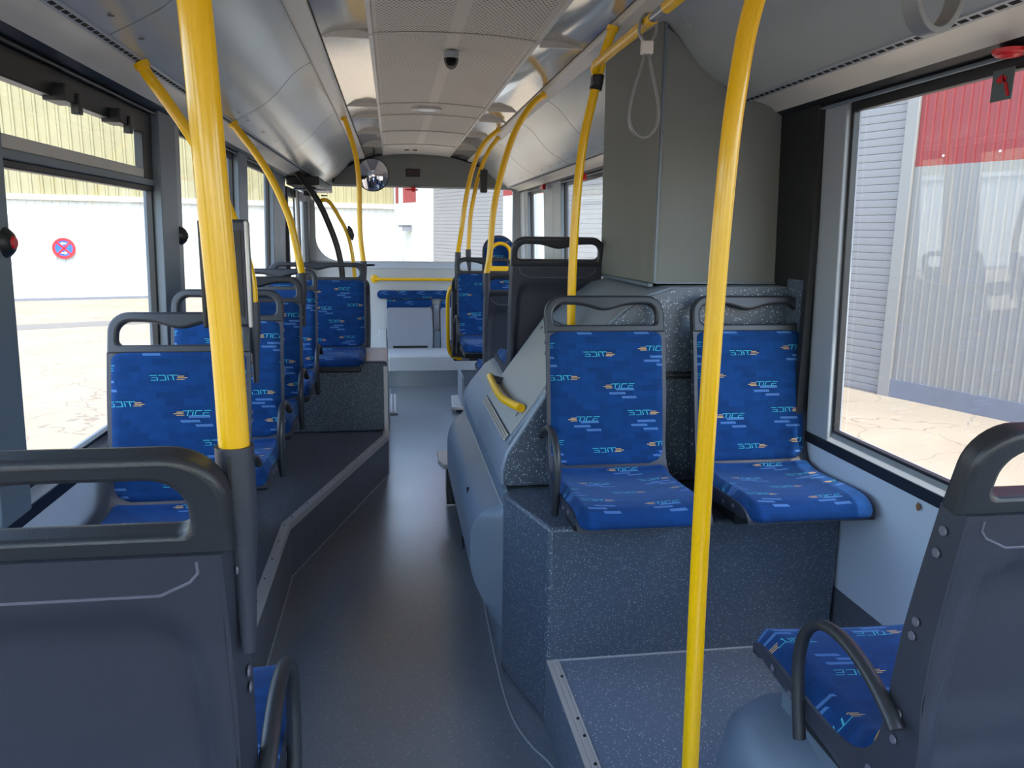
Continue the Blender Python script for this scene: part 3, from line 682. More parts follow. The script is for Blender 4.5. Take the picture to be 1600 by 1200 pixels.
# closing pieces above cove
B().box(CX-.7, CX+.7, 8.80, 8.88, 2.455, 2.6).build('end_closer', 'cream', ce)
dc = thing('dome_camera', 'small dome camera under the perforated ceiling', 'camera', (.281, 3.80, 2.432))
B().lathe([(.034, 0), (.036, -.012), (.034, -.030)], n=24).build('camera_base', 'jamb', dc)
B().lathe([(.034, -.030), (.034, -.036), (.030, -.052), (.021, -.068), (.008, -.076)], n=24).build('dome', 'glass2', dc)
B().lathe([(.024, -.030), (.024, -.050), (.016, -.060)], n=20).build('camera_ball', 'black', dc)
cl = thing('ceiling_light', 'flat round ceiling light in the perforated ceiling panel', 'light', (.243, 5.57, 2.437))
B().lathe([(.105, 0), (.105, -.008), (.095, -.014), (.085, -.010)], n=32).build('light_rim', 'alu', cl); B().lathe([(.085, -.006), (.06, -.011), (.02, -.013)], n=32).build('diffuser', 'white', cl)
for i, x in enumerate((.16, .245)):
    bt = B().box(-.022, .022, -.02, .02, -.008, 0).build('ceiling_catch', 'black', None, bevel=.003); bt.location = (x, 8.35, 2.438)
    tag(bt, 'small dark ceiling catch near the end wall, the %s one' % ('left' if i == 0 else 'right'), 'catch')

# ---------------- seats
def profile(n=1):
    P = [(-.004, .004), (.000, .022), (.012, .038), (.04, .048), (.10, .050), (.20, .044), (.30, .040), (.36, .046), (.40, .064), (.428, .100), (.442, .150), (.452, .22), (.468, .32), (.488, .42), (.506, .50), (.514, .535)]
    return [(p.x, p.y) for p in catmull([(a, c, 0) for a, c in P], 4)]
PR = profile()
def arc(P):
    s = [0]
    for a, c in zip(P, P[1:]): s.append(s[-1]+math.hypot(c[0]-a[0], c[1]-a[1]))
    return s
SR = arc(PR)
def normals(P):
    N = []
    for i in range(len(P)):
        a = P[max(0, i-1)]; c = P[min(len(P)-1, i+1)]; t = Vector((c[0]-a[0], c[1]-a[1])).normalized(); N.append((-t.y, t.x))
    return N
NR = normals(PR)
def pad(i0, i1, W, name, parent, thick=.012, curve=.010, rr0=.03, rr1=.03, u0=0.0, v0=0.0):
    """upholstered pad following the profile between indices, with rounded corners and a slight side bolster"""
    nx = 20; vs = []; uv = []; rows = i1-i0+1
    tot = SR[i1]-SR[i0]
    for r in range(rows):
        i = i0+r; s = SR[i]-SR[i0]
        hw = W/2
        for q, R_ in ((s, rr0), (tot-s, rr1)):
            if q < R_: hw = min(hw, W/2-R_+math.sqrt(max(0, R_*R_-(R_-q)**2)))
        ed = min(s/.014, (tot-s)/.014, 1.0); ed = math.sqrt(max(0, 1-(1-ed)**2))
        for k in range(nx+1):
            t = -1+2*k/nx; t = math.copysign(abs(t)**.8, t); x = hw*t
            e2 = min(1, (1-abs(t))*hw/.014); e2 = math.sqrt(max(0, 1-(1-e2)**2))
            h = .002+thick*min(ed, e2)+curve*(abs(t)**2.2)*ed
            if abs(t) > .999: h = .0
            y, z = PR[i]; n = NR[i]
            vs.append((x, y+n[0]*h, z+n[1]*h)); uv.append((x+u0, SR[i]+v0))
    fs = []
    for r in range(rows-1):
        for k in range(nx): a = r*(nx+1)+k; fs.append((a, a+1, a+nx+2, a+nx+1))
    return B().add(vs, fs, uv).build(name, 'fabric', parent, smooth=70)
def make_seat(W, label, u0=0.0, arm=0, bolts=True):
    root = thing('bus_seat', label, 'seat')
    n = len(PR); isep = min(range(n), key=lambda i: abs(PR[i][0]-.418))
    # shell: closed solid along profile
    T = [interp([(0, .022), (.08, .044), (.33, .056), (.42, .080), (.48, .080), (.60, .056), (.80, .044), (1.0, .036)], s) for s in SR]
    # widths: narrow waist at junction like the photo
    def hw(s): return W/2*interp([(0, .97), (.05, 1), (.34, 1), (.43, .985), (.52, .985), (.70, 1), (2, 1)], s)
    NX = 56; vs = []
    def rear(x, s, T0):
        # recessed trapezoid in the back with chamfered corners
        if s < .47: return T0
        a = abs(x)/(W/2); top = SR[-1]-.085; lim = interp([(.47, .90), (top-.13, .86), (top-.04, .84), (top, .70)], s)
        d = min((lim-a)*W/2/.016, (top-s)/.016, (s-.47)/.05, 1); d = max(0, d); return T0-.017*d*d*(3-2*d)
    for i in range(n):
        y, z = PR[i]; nn = NR[i]; h = hw(SR[i])
        for k in range(NX+1):
            x = -h+2*h*k/NX; vs.append((x, y, z))
        for k in range(NX+1):
            x = -h+2*h*k/NX; d = rear(x, SR[i], T[i]); e = 1-(.35 if k in (0, NX) else 0)
            vs.append((x*(.985 if k in (0, NX) else 1), y-nn[0]*d*e, z-nn[1]*d*e))
    K = 2*(NX+1); fs = []
    for i in range(n-1):
        for k in range(NX):
            a = i*K+k; fs.append((a, a+1, a+K+1, a+K)); a = i*K+NX+1+k; fs.append((a, a+K, a+K+1, a+1))
        for k in (0, NX):
            a = i*K+k; c = i*K+NX+1+k
            fs.append((a, a+K, c+K, c) if k == 0 else (a, c, c+K, a+K))
    for i in (0, n-1):
        for k in range(NX): a = i*K+k; c = i*K+NX+1+k; fs.append((a, c, c+1, a+1) if i == 0 else (a, a+1, c+1, c))
    B().add(vs, fs).build('shell', 'shell', root, smooth=50)
    pw = W-.026
    pad(1, isep-1, pw+.012, 'seat_cushion', root, thick=.014, curve=.012, rr0=.035, rr1=.04, u0=u0, v0=.31)
    pad(isep, n-1, pw, 'backrest_cushion', root, thick=.010, curve=.004, rr0=.055, rr1=.028, u0=u0)
    # handrail frame with opening, in the plane of the upper back
    a0 = Vector((0, PR[-1][0], PR[-1][1])); up = Vector((0, PR[-1][0]-PR[-8][0], PR[-1][1]-PR[-8][1])).normalized(); nn = Vector((0, -up.z, up.y))
    H = .128
    def rrect(x0, x1, z0, z1, rb, rt, n_=8):
        out = []
        for cx, cz, a_, rad in ((x1, z0, -90, rb), (x1, z1, 0, rt), (x0, z1, 90, rt), (x0, z0, 180, rb)):
            sx = -1 if cx == x1 else 1; sz = -1 if cz == z1 else 1
            for k in range(n_+1):
                a = math.radians(a_+90*k/n_); out.append((cx+sx*rad+rad*math.cos(a), cz+sz*rad+rad*math.sin(a)))
            if cz == z1 and cx == x1:      # top edge samples right->left
                for k in range(1, 16): q = k/16; out.append((x1-rad+(x0-x1+2*rad)*q, z1))
        return out
    outer = rrect(-W/2, W/2, -.004, H, .001, .062); sb = .028 if W < .5 else .044; inner_ = rrect(-W/2+sb, W/2-sb, .024, H-.030, .020, .040)
    inner_ = [(x, z-(.022*math.exp(-(x/.06)**2) if z > H-.04 else 0)) for x, z in inner_]
    vs = []
    for P, d in ((outer, .004), (inner_, .004), (outer, -.034), (inner_, -.034)):
        for x, z in P:
            back = -.006*max(0, z)/H
            q = a0+up*z+nn*(d+back); vs.append((x, q.y, q.z))
    m = len(outer); fs = []
    for i in range(m):
        j = (i+1) % m; fs += [(i, j, m+j, m+i), (2*m+i, 3*m+i, 3*m+j, 2*m+j), (i, 2*m+i, 2*m+j, j), (m+i, m+j, 3*m+j, 3*m+i)]
    B().add(vs, fs).build('grab_rail', 'shell_dark', root, bevel=.009, seg=3, smooth=60)
    # embossed crease on the back
    def bp(x, s, e=.0):
        i = min(range(n), key=lambda q: abs(SR[q]-s)); y, z = PR[i]; nq = NR[i]; d = rear(x, SR[i], T[i])+e; return (x, y-nq[0]*d, z-nq[1]*d)
    SE = SR[-1]; c_ = [(-W/2+.040, SE-.010), (-W/2+.040, SE-.028), (-W/2+.050, SE-.040), (-W/2+.085, SE-.058), (-W/2+.1, SE-.061), (W/2-.1, SE-.061), (W/2-.085, SE-.058), (W/2-.050, SE-.040), (W/2-.040, SE-.028), (W/2-.040, SE-.010)]
    B().sweep([bp(x, s, -.0005) for x, s in c_], .0022, 6).build('back_crease', 'bolt', root)
    for sd_ in (-1, 1):
        B().sweep([bp(sd_*(W/2-.018), s, -.001) for s in [.50+k*.04 for k in range(12)] if s < SE-.002], .0012, 4).build('back_seam', 'black', root)
    # bolts on both sides
    if bolts:
        for sd_ in (-1, 1):
            for s, d in ((.12, .02), (.20, .028), (.43, .03), (.52, .030), (.57, .028), (.70, .02), (.73, .02), (.85, .018), (.89, .018)):
                i = min(range(n), key=lambda q: abs(SR[q]-s)); y, z = PR[i]; nq = NR[i]
                o = B().lathe([(.0075, 0), (.0065, .0022)], (0, 0, 0), 10, 'x').build('bolt', 'bolt', root); o.location = (sd_*(hw(SR[i])-.0008), y-nq[0]*d, z-nq[1]*d)
                if sd_ < 0: o.scale = (-1, 1, 1)
    # bracket underneath to the wall
    B().box(-W/2+.03, W/2-.03, .14, .36, -.055, .004).build('seat_frame', 'header', root, bevel=.01)
    if arm:
        pts = catmull([(0, .240, -.030), (0, .224, .04), (0, .214, .115), (0, .226, .175), (0, .262, .214), (0, .312, .230), (0, .368, .228), (0, .425, .210), (0, .470, .185), (0, .495, .165)], 5)
        sec = [(.011*math.cos(a), .0085*math.sin(a)) for a in [2*PI*k/10 for k in range(10)]]
        o = B().sweep([(arm*(W/2+.012), y, z) for _, y, z in pts], .011, 10, sec=[(q[0]*1.15, q[1]*1.2) for q in sec], up=(1, 0, 0)).build('armrest', 'shell_dark', root, smooth=60)
    return root
protos = {}
index_kids()
seat_n = [0]
def place_seat(W, x, rail_y, z, face, label, arm, group):
    """face 'c' looks to the camera (-Y), 'a' away"""
    key = (W, arm)
    if key not in protos: protos[key] = make_seat(W, label, arm=arm); index_kids(); s = protos[key]
    else: s = copy_tree(protos[key])
    s['label'] = label; s['group'] = group
    s.location = (x, rail_y-.56 if face == 'c' else rail_y+.56, z); s.rotation_euler = (0, 0, 0 if face == 'c' else PI)
    return s
GF = 'blue seats facing the camera'; GA = 'seats turned away from the camera'
place_seat(.43, .735, 2.665, .748, 'c', 'blue seat on the wheel box beside the sloping hatch, with loop armrest', -1, GF)
place_seat(.43, 1.270, 2.665, .748, 'c', 'blue patterned seat next to the big right window, on the wheel box', 0, GF)
place_seat(.66, 1.085, .885, .722, 'a', 'nearest seat at the lower right, dark back, bolts and loop armrest on its side', 1, GA)
place_seat(.66, -.520, .875, .722, 'a', 'nearest seat at the lower left, broad charcoal back below the thick yellow pole', -1, GA)
place_seat(.43, -.668, 2.585, .700, 'c', 'first blue seat facing us on the left, right behind the broad charcoal seat back', 1, GF)
place_seat(.43, -.655, 3.26, .722, 'c', 'second blue seat facing us on the left, just behind the first one', 1, GF)
place_seat(.43, -.655, 3.93, .735, 'c', 'third blue seat facing us on the left, curved yellow pole in its corner', 1, GF)
place_seat(.43, -.655, 4.72, .735, 'c', 'fourth blue seat facing us on the left, just before the extra wide seat', 1, GF)
place_seat(.66, -.520, 5.62, .737, 'c', 'extra wide blue seat at the end of the left row on the dark wheel box', 0, GF)
place_seat(.66, -.500, 5.80, .62, 'a', 'dark low seat back to back with the extra wide blue seat', 0, GA)
place_seat(.43, .740, 3.47, .945, 'a', 'high-mounted black seat back behind the sloping hatch, beside the grey cabinet', -1, GA)
place_seat(.43, .735, 4.45, .730, 'a', 'black seat back with yellow pole in its corner, left of the high-mounted seat', -1, GA)
place_seat(.43, .690, 5.95, .770, 'c', 'far blue seat facing us right of the aisle, with loop armrest', -1, GF)
place_seat(.43, .665, 6.06, .63, 'a', 'black low seat edge on, behind the far blue seat by the yellow loop', 0, GA)
# pedestal domes at the lower corners
for i, (x, y, z0, r, h) in enumerate(((.84, 1.36, PZ, .165, .395), (-.265, 1.30, .0, .115, .66))):
    pd = B().lathe([(r, 0), (r*1.0, h*.35), (r*.97, h*.6), (r*.86, h*.82), (r*.62, h*.95), (r*.3, h)], (0, 0, 0), 36).build('seat_pedestal', 'blue_plastic' if i == 0 else 'shell', None, smooth=60)
    pd.location = (x, y, z0); pd.scale = (1, 1.25, 1)
    tag(pd, ['rounded blue-grey pedestal under the nearest right seat', 'rounded charcoal pedestal under the nearest left seat'][i], 'pedestal')
    if i == 0: B().box(-.02, .25, -.26, .05, h-.06, .47).build('bracket_plate', 'pillar', pd, bevel=.01)
# high back seat with round top
rs_ = thing('high_back_seat', 'tall round-topped blue backrest with a yellow loop grab rail at the far right', 'seat', (.95, 7.0, 0))
o_ = rr(-.135, .135, .75, 1.57, (.03, .03, .13, .13), n=10)
uvplanar(B().prism(o_, 'y', 0, .05).build('backrest_cushion', 'fabric', rs_, bevel=.015, seg=3, smooth=60))
B().prism(rr(-.150, .150, .70, 1.59, (.03, .03, .148, .148), n=10), 'y', .045, .085).build('shell', 'shell', rs_, bevel=.01, smooth=60)
uvplanar(B().box(-.2, .2, -.42, 0, .68, .76).build('seat_cushion', 'fabric', rs_, bevel=.03, seg=3))
B().box(-.08, .08, -.2, .05, .0, .68).build('pedestal', 'header', rs_, bevel=.01)
b = B(); b.sweep([(.09*math.cos(a), -.06, 1.43+.09*math.sin(a)) for a in [PI*k/14 for k in range(15)]]+[(-.09, -.06, 1.36), (-.09, -.06, 1.30)], .016, 10); b.sweep([(.09, -.06, 1.43), (.09, -.06, 1.28)], .016, 10)
b.build('grab_loop', 'yellow', rs_); B().box(-.12, .12, -.075, -.055, 1.27, 1.32).build('loop_plate', 'yellow', rs_, bevel=.004)

# ---------------- poles
def pole(label, pts, r=.0175, socket=None, flange=True, name='grab_pole', n=8, group='yellow grab poles'):
    t = thing(name, label, 'pole', (0, 0, 0), group=group)
    P = catmull(pts, n); B().sweep(P, r, 18).build('tube', 'yellow', t, smooth=60)
    if flange:
        d = (Vector(P[-1])-Vector(P[-2])).normalized(); e = Vector(P[-1])
        B().sweep([e-d*.012, e+d*.004], r*1.35, 14).build('ceiling_flange', 'yellow', t)
    if socket:
        p0 = Vector(P[0]); 
        B().sweep([p0+Vector((0, 0, .004)), p0+Vector((0, 0, -.05)), p0+Vector(socket)*.5+Vector((0, 0, -.085)), p0+Vector(socket)+Vector((0, 0, -.15)), p0+Vector(socket)*1.1+Vector((0, 0, -.26))], .0225, 16, radii=[1, 1, .95, .62, .4]).build('pole_socket', 'shell', t, smooth=60)
    return t
STRIPZ = 2.372
p = pole('thick nearest yellow pole in the corner of the lower left seat', [(-.188, .92, 1.365), (-.190, .92, 1.5), (-.196, .92, 1.67), (-.203, .92, 1.86), (-.215, .915, 2.05), (-.25, .91, 2.25), (-.31, .90, STRIPZ)], .0178, socket=(.004, 0, 0))
sl = B().box(-.0015, .0015, -.0235, -.0220, -.045, -.004).build('socket_slot', 'black', p); sl.location = (-.190, .92, 1.365)
pole('curved yellow pole in the corner of the first left blue seat', [(-.447, 2.585, 1.385), (-.452, 2.6, 1.46), (-.478, 2.6, 1.58), (-.528, 2.6, 1.73), (-.574, 2.6, 1.835), (-.621, 2.6, 1.919), (-.668, 2.6, 1.992), (-.715, 2.6, 2.062), (-.735, 2.6, 2.098)], socket=(.0, 0, 0))
pole('curved yellow pole in the corner of the third left seat', [(-.440, 3.93, 1.405), (-.453, 3.95, 1.47), (-.468, 3.95, 1.56), (-.497, 3.95, 1.689), (-.565, 3.95, 1.852), (-.633, 3.95, 1.968), (-.693, 3.95, 2.05), (-.73, 3.95, 2.10)], socket=(0, 0, 0))
pole('thin far yellow pole on the extra wide blue seat, before the round mirror', [(-.205, 5.63, 1.40), (-.224, 5.65, 1.6), (-.224, 5.65, 1.923), (-.237, 5.65, 2.094), (-.265, 5.65, 2.221), (-.30, 5.65, 2.337), (-.318, 5.65, STRIPZ)], socket=(0, 0, 0))
pole('tall yellow pole standing on the ribbed platform in front of the pair of blue seats', [(.582, 1.31, PZ), (.576, 1.31, .566), (.567, 1.31, 1.078), (.566, 1.31, 1.442), (.571, 1.31, 1.693), (.580, 1.31, 1.852), (.602, 1.31, 2.004), (.67, 1.31, 2.20), (.80, 1.31, 2.345), (.865, 1.31, STRIPZ)], .0168)
pole('yellow pole rising behind the aisle blue seat, overhead handrail clamped to it', [(.700, 3.0, 1.22), (.697, 3.0, 1.31), (.698, 3.0, 1.53), (.707, 3.0, 1.775), (.726, 3.0, 1.965), (.754, 3.0, 2.105), (.785, 3.0, 2.244), (.825, 3.0, STRIPZ)], .0172)
pole('curved yellow pole on the black seat left of the high-mounted seat', [(.530, 4.44, 1.385), (.549, 4.45, 1.5), (.567, 4.45, 1.734), (.615, 4.45, 1.963), (.685, 4.45, 2.171), (.773, 4.45, 2.31), (.845, 4.45, STRIPZ)], socket=(0, 0, 0))
pole('far yellow pole in the corner of the far right blue seat', [(.490, 5.96, 1.46), (.520, 6.0, 1.628), (.555, 6.0, 1.869), (.612, 6.0, 2.109), (.69, 6.0, 2.27), (.80, 6.0, STRIPZ)], socket=(-.01, 0, -.02))
pole('farthest yellow pole on the right, with a small grey card holder', [(.62, 6.5, 1.47), (.635, 6.5, 1.7), (.653, 6.5, 1.835), (.704, 6.5, 2.066), (.776, 6.5, 2.25), (.86, 6.5, STRIPZ)], .017, socket=(.01, 0, 0))
ch = thing('card_holder', 'small grey holder high on the farthest yellow poles', 'holder', (.72, 6.42, 2.02)); B().box(-.012, .045, -.02, .02, -.09, .09).build('holder_body', 'header', ch, bevel=.008); B().box(-.02, .0, -.012, .012, .03, .05).build('clip', 'shell', ch)
# overhead handrail
BX, BZ = .755, 2.233
ho = thing('overhead_handrail', 'yellow overhead handrail with hanging straps, running to the top right', 'handrail', (0, 0, 0))
B().sweep([(BX, -1.2, BZ), (BX, 2.20, BZ)], .0172, 16).build('tube', 'yellow', ho, smooth=60)
B().sweep([(BX, 2.31, BZ), (BX, 2.95, BZ)], .0172, 16).build('tube', 'yellow', ho, smooth=60)
B().sweep([(BX, 2.18, BZ), (BX, 2.33, BZ)], .0150, 16).build('joint_sleeve', 'silver', ho, smooth=60)
B().sweep([(BX, 2.94, BZ), (BX, 2.975, BZ-.01), (BX+.012, 2.99, BZ-.05)], .0185, 14, radii=[.95, 1.0, .8]).build('clamp_end', 'yellow', ho, smooth=60)
B().sweep([(.766, 3.0, 2.15), (.775, 3.0, 2.205)], .0235, 16).build('pole_clamp', 'header', ho, smooth=60)
B().box(.745, .775, 2.955, 3.0, 2.16, 2.20).build('clamp_ear', 'header', ho, bevel=.006)
for y in (1.9, -.4): B().sweep([(BX, y, BZ), (CX+.595, y, 2.375)], .012, 10).build('hanger', 'header', ho)
def strap(y, rz, label, s=1.0):
    t = thing('hand_strap', label, 'strap', (BX, y, BZ), rz, 'hanging hand straps')
    sec = [(-.010*s, -.0032*s), (.010*s, -.0032*s), (.010*s, .0032*s), (-.010*s, .0032*s)]
    up = catmull([(-.010, 0, -.055), (-.024, 0, -.03), (-.0225, 0, .0), (-.014, 0, .018), (0, 0, .0225), (.014, 0, .018), (.0225, 0, 0), (.024, 0, -.03), (.010, 0, -.055)], 5)
    B().sweep(up, .003, sec=sec, up=(0, 1, 0)).build('upper_loop', 'strap', t, bevel=.001)
    B().box(-.018, .018, -.012, .012, -.09, -.052).build('strap_block', 'strapblock', t, bevel=.004)
    lo = catmull([(-.006, 0, -.088), (-.016, 0, -.13), (-.033, 0, -.19), (-.044, 0, -.25), (-.040, 0, -.29), (-.022, 0, -.318), (0, 0, -.327), (.022, 0, -.318), (.040, 0, -.29), (.044, 0, -.25), (.033, 0, -.19), (.016, 0, -.13), (.006, 0, -.088)], 5)
    B().sweep(lo, .003, sec=sec, up=(0, 1, 0)).build('hand_loop', 'strap', t, bevel=.001)
    return t
strap(2.36, math.radians(-8), 'grey hanging strap with a cream block, in front of the grey cabinet')
strap(1.07, math.radians(12), 'grey hanging strap cut off by the top border near the right window', 1.45)
# ticket device on first left pole
td = thing('ticket_device', 'dark flat ticket device standing behind the nearest yellow pole', 'ticket device', (-.384, 1.9, 1.515))
B().box(-.050, .050, .0, .05, -.125, .125).build('device_body', 'shell', td, bevel=.008); B().box(-.056, -.046, -.012, .0, -.125, .122).build('side_rim', 'header', td, bevel=.003); B().box(.046, .055, -.012, .0, -.125, .122).build('side_rim', 'alu', td, bevel=.003)
B().box(-.036, .036, -.003, .0, -.10, .10).build('screen', 'black', td)
B().sweep([(0, .045, -.02), (-.03, .35, -.02), (-.09, .70, .05)], .012, 10).build('support_arm', 'header', td)
# yellow loop rail on the far right, aisle side
lr = thing('loop_handrail', 'yellow bracket-shaped handrail beside the aisle at the far right seats', 'handrail')
B().sweep(catmull([(.50, 6.2, 1.20), (.455, 6.2, 1.18), (.432, 6.2, 1.12), (.428, 6.2, 1.0), (.430, 6.2, .82), (.435, 6.2, .70), (.46, 6.2, .635), (.52, 6.2, .61), (.56, 6.2, .61)], 6), .016, 12).build('tube', 'yellow', lr, smooth=60)
B().sweep([(.54, 6.2, .61), (.60, 6.2, .61)], .021, 12).build('end_socket', 'silver', lr)
# curved black door arm and yellow door handle, far left
da = dm
B().sweep(catmull([(-.795, 7.0, 2.095), (-.70, 7.0, 1.97), (-.611, 7.0, 1.827), (-.54, 7.0, 1.66), (-.486, 7.0, 1.504), (-.455, 7.0, 1.36), (-.44, 7.0, 1.2), (-.44, 7.0, .9)], 6), .026, 14).build('door_arm', 'header', da, smooth=60)
yh = dm
yh = B().sweep(catmull([(-.61, 7.02, 1.86), (-.565, 7.02, 1.87), (-.515, 7.02, 1.83), (-.453, 7.02, 1.722), (-.405, 7.02, 1.63), (-.37, 7.02, 1.52), (-.345, 7.02, 1.36), (-.335, 7.02, 1.15), (-.335, 7.02, .9)], 6), .0165, 12).build('door_handle', 'yellow', dm, smooth=60)
B().sweep([(-.376, 7.0, 1.655), (-.365, 7.0, 1.62), (-.348, 7.0, 1.57), (-.345, 7.0, 1.53)], .022, 12, radii=[.3, 1, 1, .3]).build('button_box', 'header', yh, smooth=60)
B().box(-.60, -.55, 7.0, 7.03, 1.90, 1.91).build('clip', 'header', yh)
# convex mirror
mr = thing('convex_mirror', 'round convex mirror hanging at the far left under the ceiling', 'mirror', (-.175, 5.8, 2.13)); mr.location = (-.19, 8.3, 2.175)
pr_ = [(.163, .0), (.160, -.010)]; mp_ = [(.158*math.sin(a), -.008-.045*math.cos(a)/1.0+.0) for a in [PI/2*(1-k/9) for k in range(10)]]
B().lathe([(.10, .05), (.166, .02), (.168, -.006), (.160, -.012)], n=36, axis='y').build('mirror_rim', 'header', mr, smooth=40)
B().lathe([(max(r, .001), -.012-.05*(1-(r/.158)**2)) for r in [.158*math.cos(PI/2*k/10) for k in range(11)]], n=36, axis='y').build('mirror_glass', 'mirror', mr, smooth=80)
B().sweep([(0, .03, .1), (.02, .03, .25)], .01, 8).build('mirror_arm', 'black', mr)
# small plates on the far right and the metal floor plate
fp = thing('floor_plate', 'pale folding floor plate beside the far right seat', 'plate', (.60, 7.0, 0))
B().prism([(-.09, -.15), (.1, -.2), (.14, .4), (-.06, .35)], 'z', .03, .06).build('plate_tread', 'strip', fp, bevel=.006)
B().box(.0, .015, -.17, .3, .06, .34).build('upright_panel', 'seatgrey', fp, bevel=.004); B().box(-.05, .05, -.1, .1, .001, .03).build('foot', 'jamb', fp)
w2 = thing('side_plate', 'white angular plate sticking out beside the moulded blue-grey cover', 'plate', (.27, 4.3, 0))
B().prism([(0, 0), (-.025, .10), (-.02, .28), (.12, .30), (.12, 0)], 'z', .27, .30).build('plate_top', 'strip', w2, bevel=.004)
B().prism([(.02, .02), (.12, .02), (.12, .28), (.03, .26)], 'z', .05, .27).build('plate_body', 'header', w2)
w3 = thing('floor_track', 'short light metal track on the aisle floor beside the left platform', 'floor track', (-.02, 7.25, 0))
B().box(-.03, .045, -.42, .42, .001, .012).build('track_base', 'jamb', w3, bevel=.003)
for x in (-.012, .02): B().box(x-.006, x+.006, -.41, .41, .012, .020).build('track_rail', 'strip', w3)

# ------------------------------------------------------------ outside: yard and buildings
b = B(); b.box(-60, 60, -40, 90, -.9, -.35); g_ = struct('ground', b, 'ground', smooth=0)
b = B(); b.prism([(-14, 12.5), (-4.6, 17.2), (-4.4, 18.2), (-14, 13.8)], 'z', -.349, -.345); b.build('asphalt_patch', 'patch', g_, smooth=0)
def frame_line(P0, D): 
    D = Vector((D[0], D[1])).normalized(); ang = math.atan2(D.y, D.x); return Vector(P0), D, ang
def building(name, label, P0, D, flip):
    P, D, ang = frame_line(P0, D); t = thing(name, label, 'building', (P.x, P.y, 0), ang); return t
def corr(s0, s1, z0, z1, mat, parent, name, sgn, pitch=.105, d=.018, y=0, w=.016):
    """corrugated sheet in the local x-z plane, ribs proud of the face on side sgn"""
    P = [(s0, 0)]; s = s0+pitch*.5
    while s+w < s1: P += [(s-w, 0), (s-w*.55, d), (s+w*.55, d), (s+w, 0)]; s += pitch
    P.append((s1, 0)); n = len(P)
    vs = [(p[0], y+sgn*p[1], z0) for p in P]+[(p[0], y+sgn*p[1], z1) for p in P]
    vs += [(s0, y-sgn*.05, z0), (s1, y-sgn*.05, z0), (s0, y-sgn*.05, z1), (s1, y-sgn*.05, z1)]
    fs = [(i, i+1, n+i+1, n+i) for i in range(n-1)]+[(2*n, 2*n+2, 2*n+3, 2*n+1)]
    fs += [tuple(list(range(n))+[2*n+1, 2*n])[::-1], tuple(list(range(n, 2*n))+[2*n+3, 2*n+2]), (0, n, 2*n+2, 2*n), (n-1, 2*n+1, 2*n+3, 2*n-1)]
    return B().add(vs, fs).build(name, mat, parent, smooth=0)
# right building: local x runs away along the wall, face to the left (+y local)
rbld = building('red_white_warehouse', 'warehouse with red upper, white lower corrugated cladding and grey roller shutters', (6.16, 8.8), (-.343, .939), 1)
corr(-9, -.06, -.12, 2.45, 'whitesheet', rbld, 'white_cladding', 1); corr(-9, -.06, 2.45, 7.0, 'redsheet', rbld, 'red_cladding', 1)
b = B(); b.box(-9, -.02, -.06, .03, -.36, -.12); b.box(4.0, 4.4, -.06, .04, -.36, .0); b.build('plinth', 'plinth', rbld)
b = B(); b.box(-.06, .10, -.05, .045, -.36, 7.0); b.build('corner_post', 'whitesheet', rbld, bevel=.01)
b = B()
for k in range(40): b.lathe([(.014, .032), (.010, .040)], (-.10-k*.2*1.6, 0, 2.55 if k % 2 else 3.4), 8, 'y')
b.build('cladding_screws', 'white', rbld)['kind'] = 'stuff'
for (a, c) in ((8.25, 10.4), (15.8, 16.95), (17.25, 17.6)):
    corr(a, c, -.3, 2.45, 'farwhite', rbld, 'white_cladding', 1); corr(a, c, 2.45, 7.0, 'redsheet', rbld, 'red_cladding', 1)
for (a, c) in ((14.72, 15.8), (16.95, 17.25), (17.6, 17.9), (4.0, 4.4)):
    b = B(); b.box(a, c, -.05, .04, -.3, 7.0); b.build('white_post', 'farwhite', rbld)
sl_me = None
for (a, c) in ((.10, 4.0), (4.4, 8.25), (10.4, 14.72)):
    sh = B().box(a, c, -.09, -.06, -.35, 4.2).build('roller_shutter', 'slat', rbld, smooth=0)
    proto = B().prism([(0, .004), (.010, .012), (.016, .045), (.010, .082), (0, .092)], 'x', a+.02, c-.02)
    proto = B().prism([(-.055, .001), (-.047, .004), (-.045, .030), (-.045, .064), (-.047, .090), (-.055, .0925)], 'x', a+.02, c-.02).build('slat', 'slat', sh, smooth=50)
    proto.location = (0, 0, -.35)
    for k in range(1, 49):
        o = proto.copy(); C.objects.link(o); o.location = (0, 0, -.35+k*.0935)
    b = B(); b.box(a, c, -.06, .03, 4.15, 7.0); b.build('lintel', 'redsheet', rbld)
# small fittings on the white wall behind the end window
b = B(); b.box(16.2, 16.6, .04, .30, 1.72, 1.78); b.box(16.2, 16.26, .04, .3, 1.6, 1.78); b.build('wall_bracket', 'plinth', rbld)
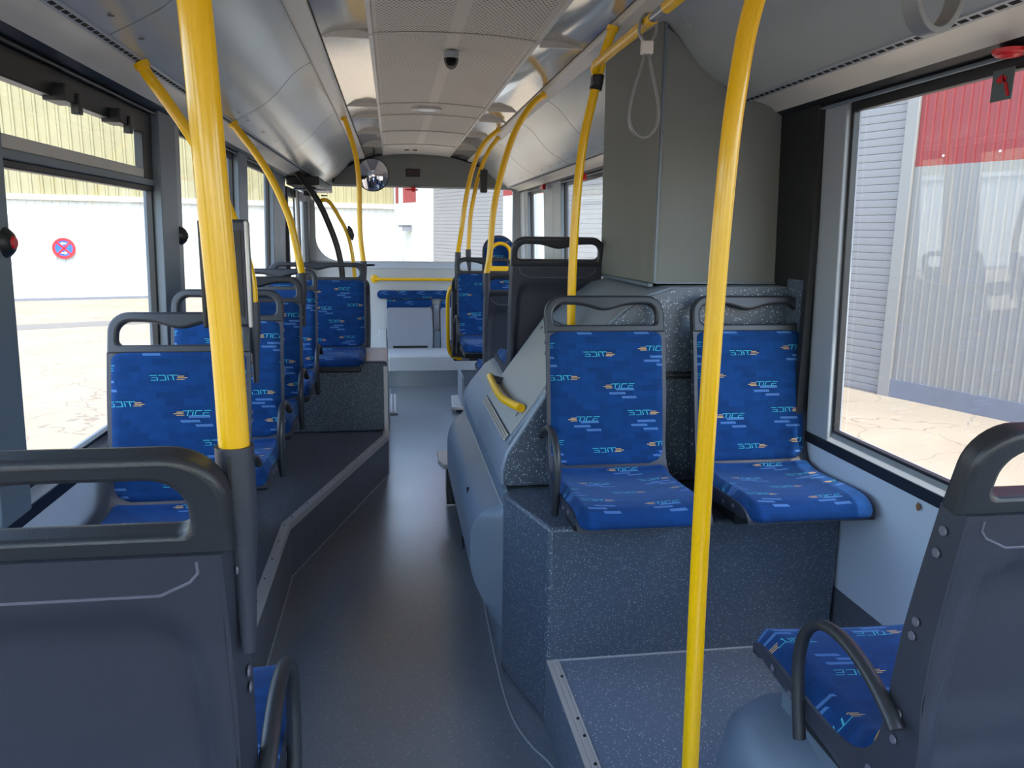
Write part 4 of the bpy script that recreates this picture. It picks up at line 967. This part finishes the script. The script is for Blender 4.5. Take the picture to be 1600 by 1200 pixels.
# far building
fbld = building('fibreglass_hall', 'long hall with white corrugated base and cream fibreglass upper wall', (-10.1, 22.1), (.95, .312), -1)
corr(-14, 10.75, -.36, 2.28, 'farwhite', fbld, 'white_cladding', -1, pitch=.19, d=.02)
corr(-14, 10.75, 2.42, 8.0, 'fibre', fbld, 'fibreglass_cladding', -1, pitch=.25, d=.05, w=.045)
b = B(); b.box(-14, 10.75, -.09, .05, 2.28, 2.42); b.build('wall_capping', 'farwhite', fbld)
b = B(); b.box(-14, 10.75, -.05, .05, -.36, -.28); b.build('plinth', 'plinth', fbld)
# no stopping sign
ns = thing('no_stopping_sign', 'round red and blue no-stopping sign on the white hall wall', 'sign', (-8.66, 22.5, 1.03), math.atan2(.312, .95))
B().lathe([(.27, .03), (.275, .0)], n=40, axis='y').build('sign_disc', 'blue_sign', ns)
def flat_ring(r0, r1, y, mat, name, par, n=40):
    vs = [(r*math.cos(2*PI*k/n), yy, r*math.sin(2*PI*k/n)) for yy in (y, y+.006) for r in (r0, r1) for k in range(n)]; fs = []
    for k in range(n):
        j = (k+1) % n; fs += [(k, j, n+j, n+k), (2*n+k, 3*n+k, 3*n+j, 2*n+j), (k, 2*n+k, 2*n+j, j), (n+k, n+j, 3*n+j, 3*n+k)]
    return B().add(vs, fs).build(name, mat, par)
flat_ring(.205, .275, -.010, 'red', 'red_ring', ns)
for a in (45, -45):
    o = B().box(-.22, .22, -.010, -.002, -.026, .026).build('red_bar', 'red', ns); o.rotation_euler = (0, math.radians(a), 0)
for z, d in ((.125, -1), (-.125, 1)):
    B().prism([(d*q[0], z+q[1]) for q in ((-.06, -.016), (.01, -.016), (.01, -.042), (.075, 0), (.01, .042), (.01, .016), (-.06, .016))], 'y', -.014, -.004).build('white_arrow', 'white', ns)
# keep a roof edge so the hall reads as a solid building
b = B(); b.box(-14, 10.4, .06, 6, -.36, 8.0); b.build('hall_body', 'plinth', fbld); b = B(); b.box(-9, 14.0, -6, -.1, -.36, 7.0); b.build('warehouse_body', 'plinth', rbld)
index_kids()
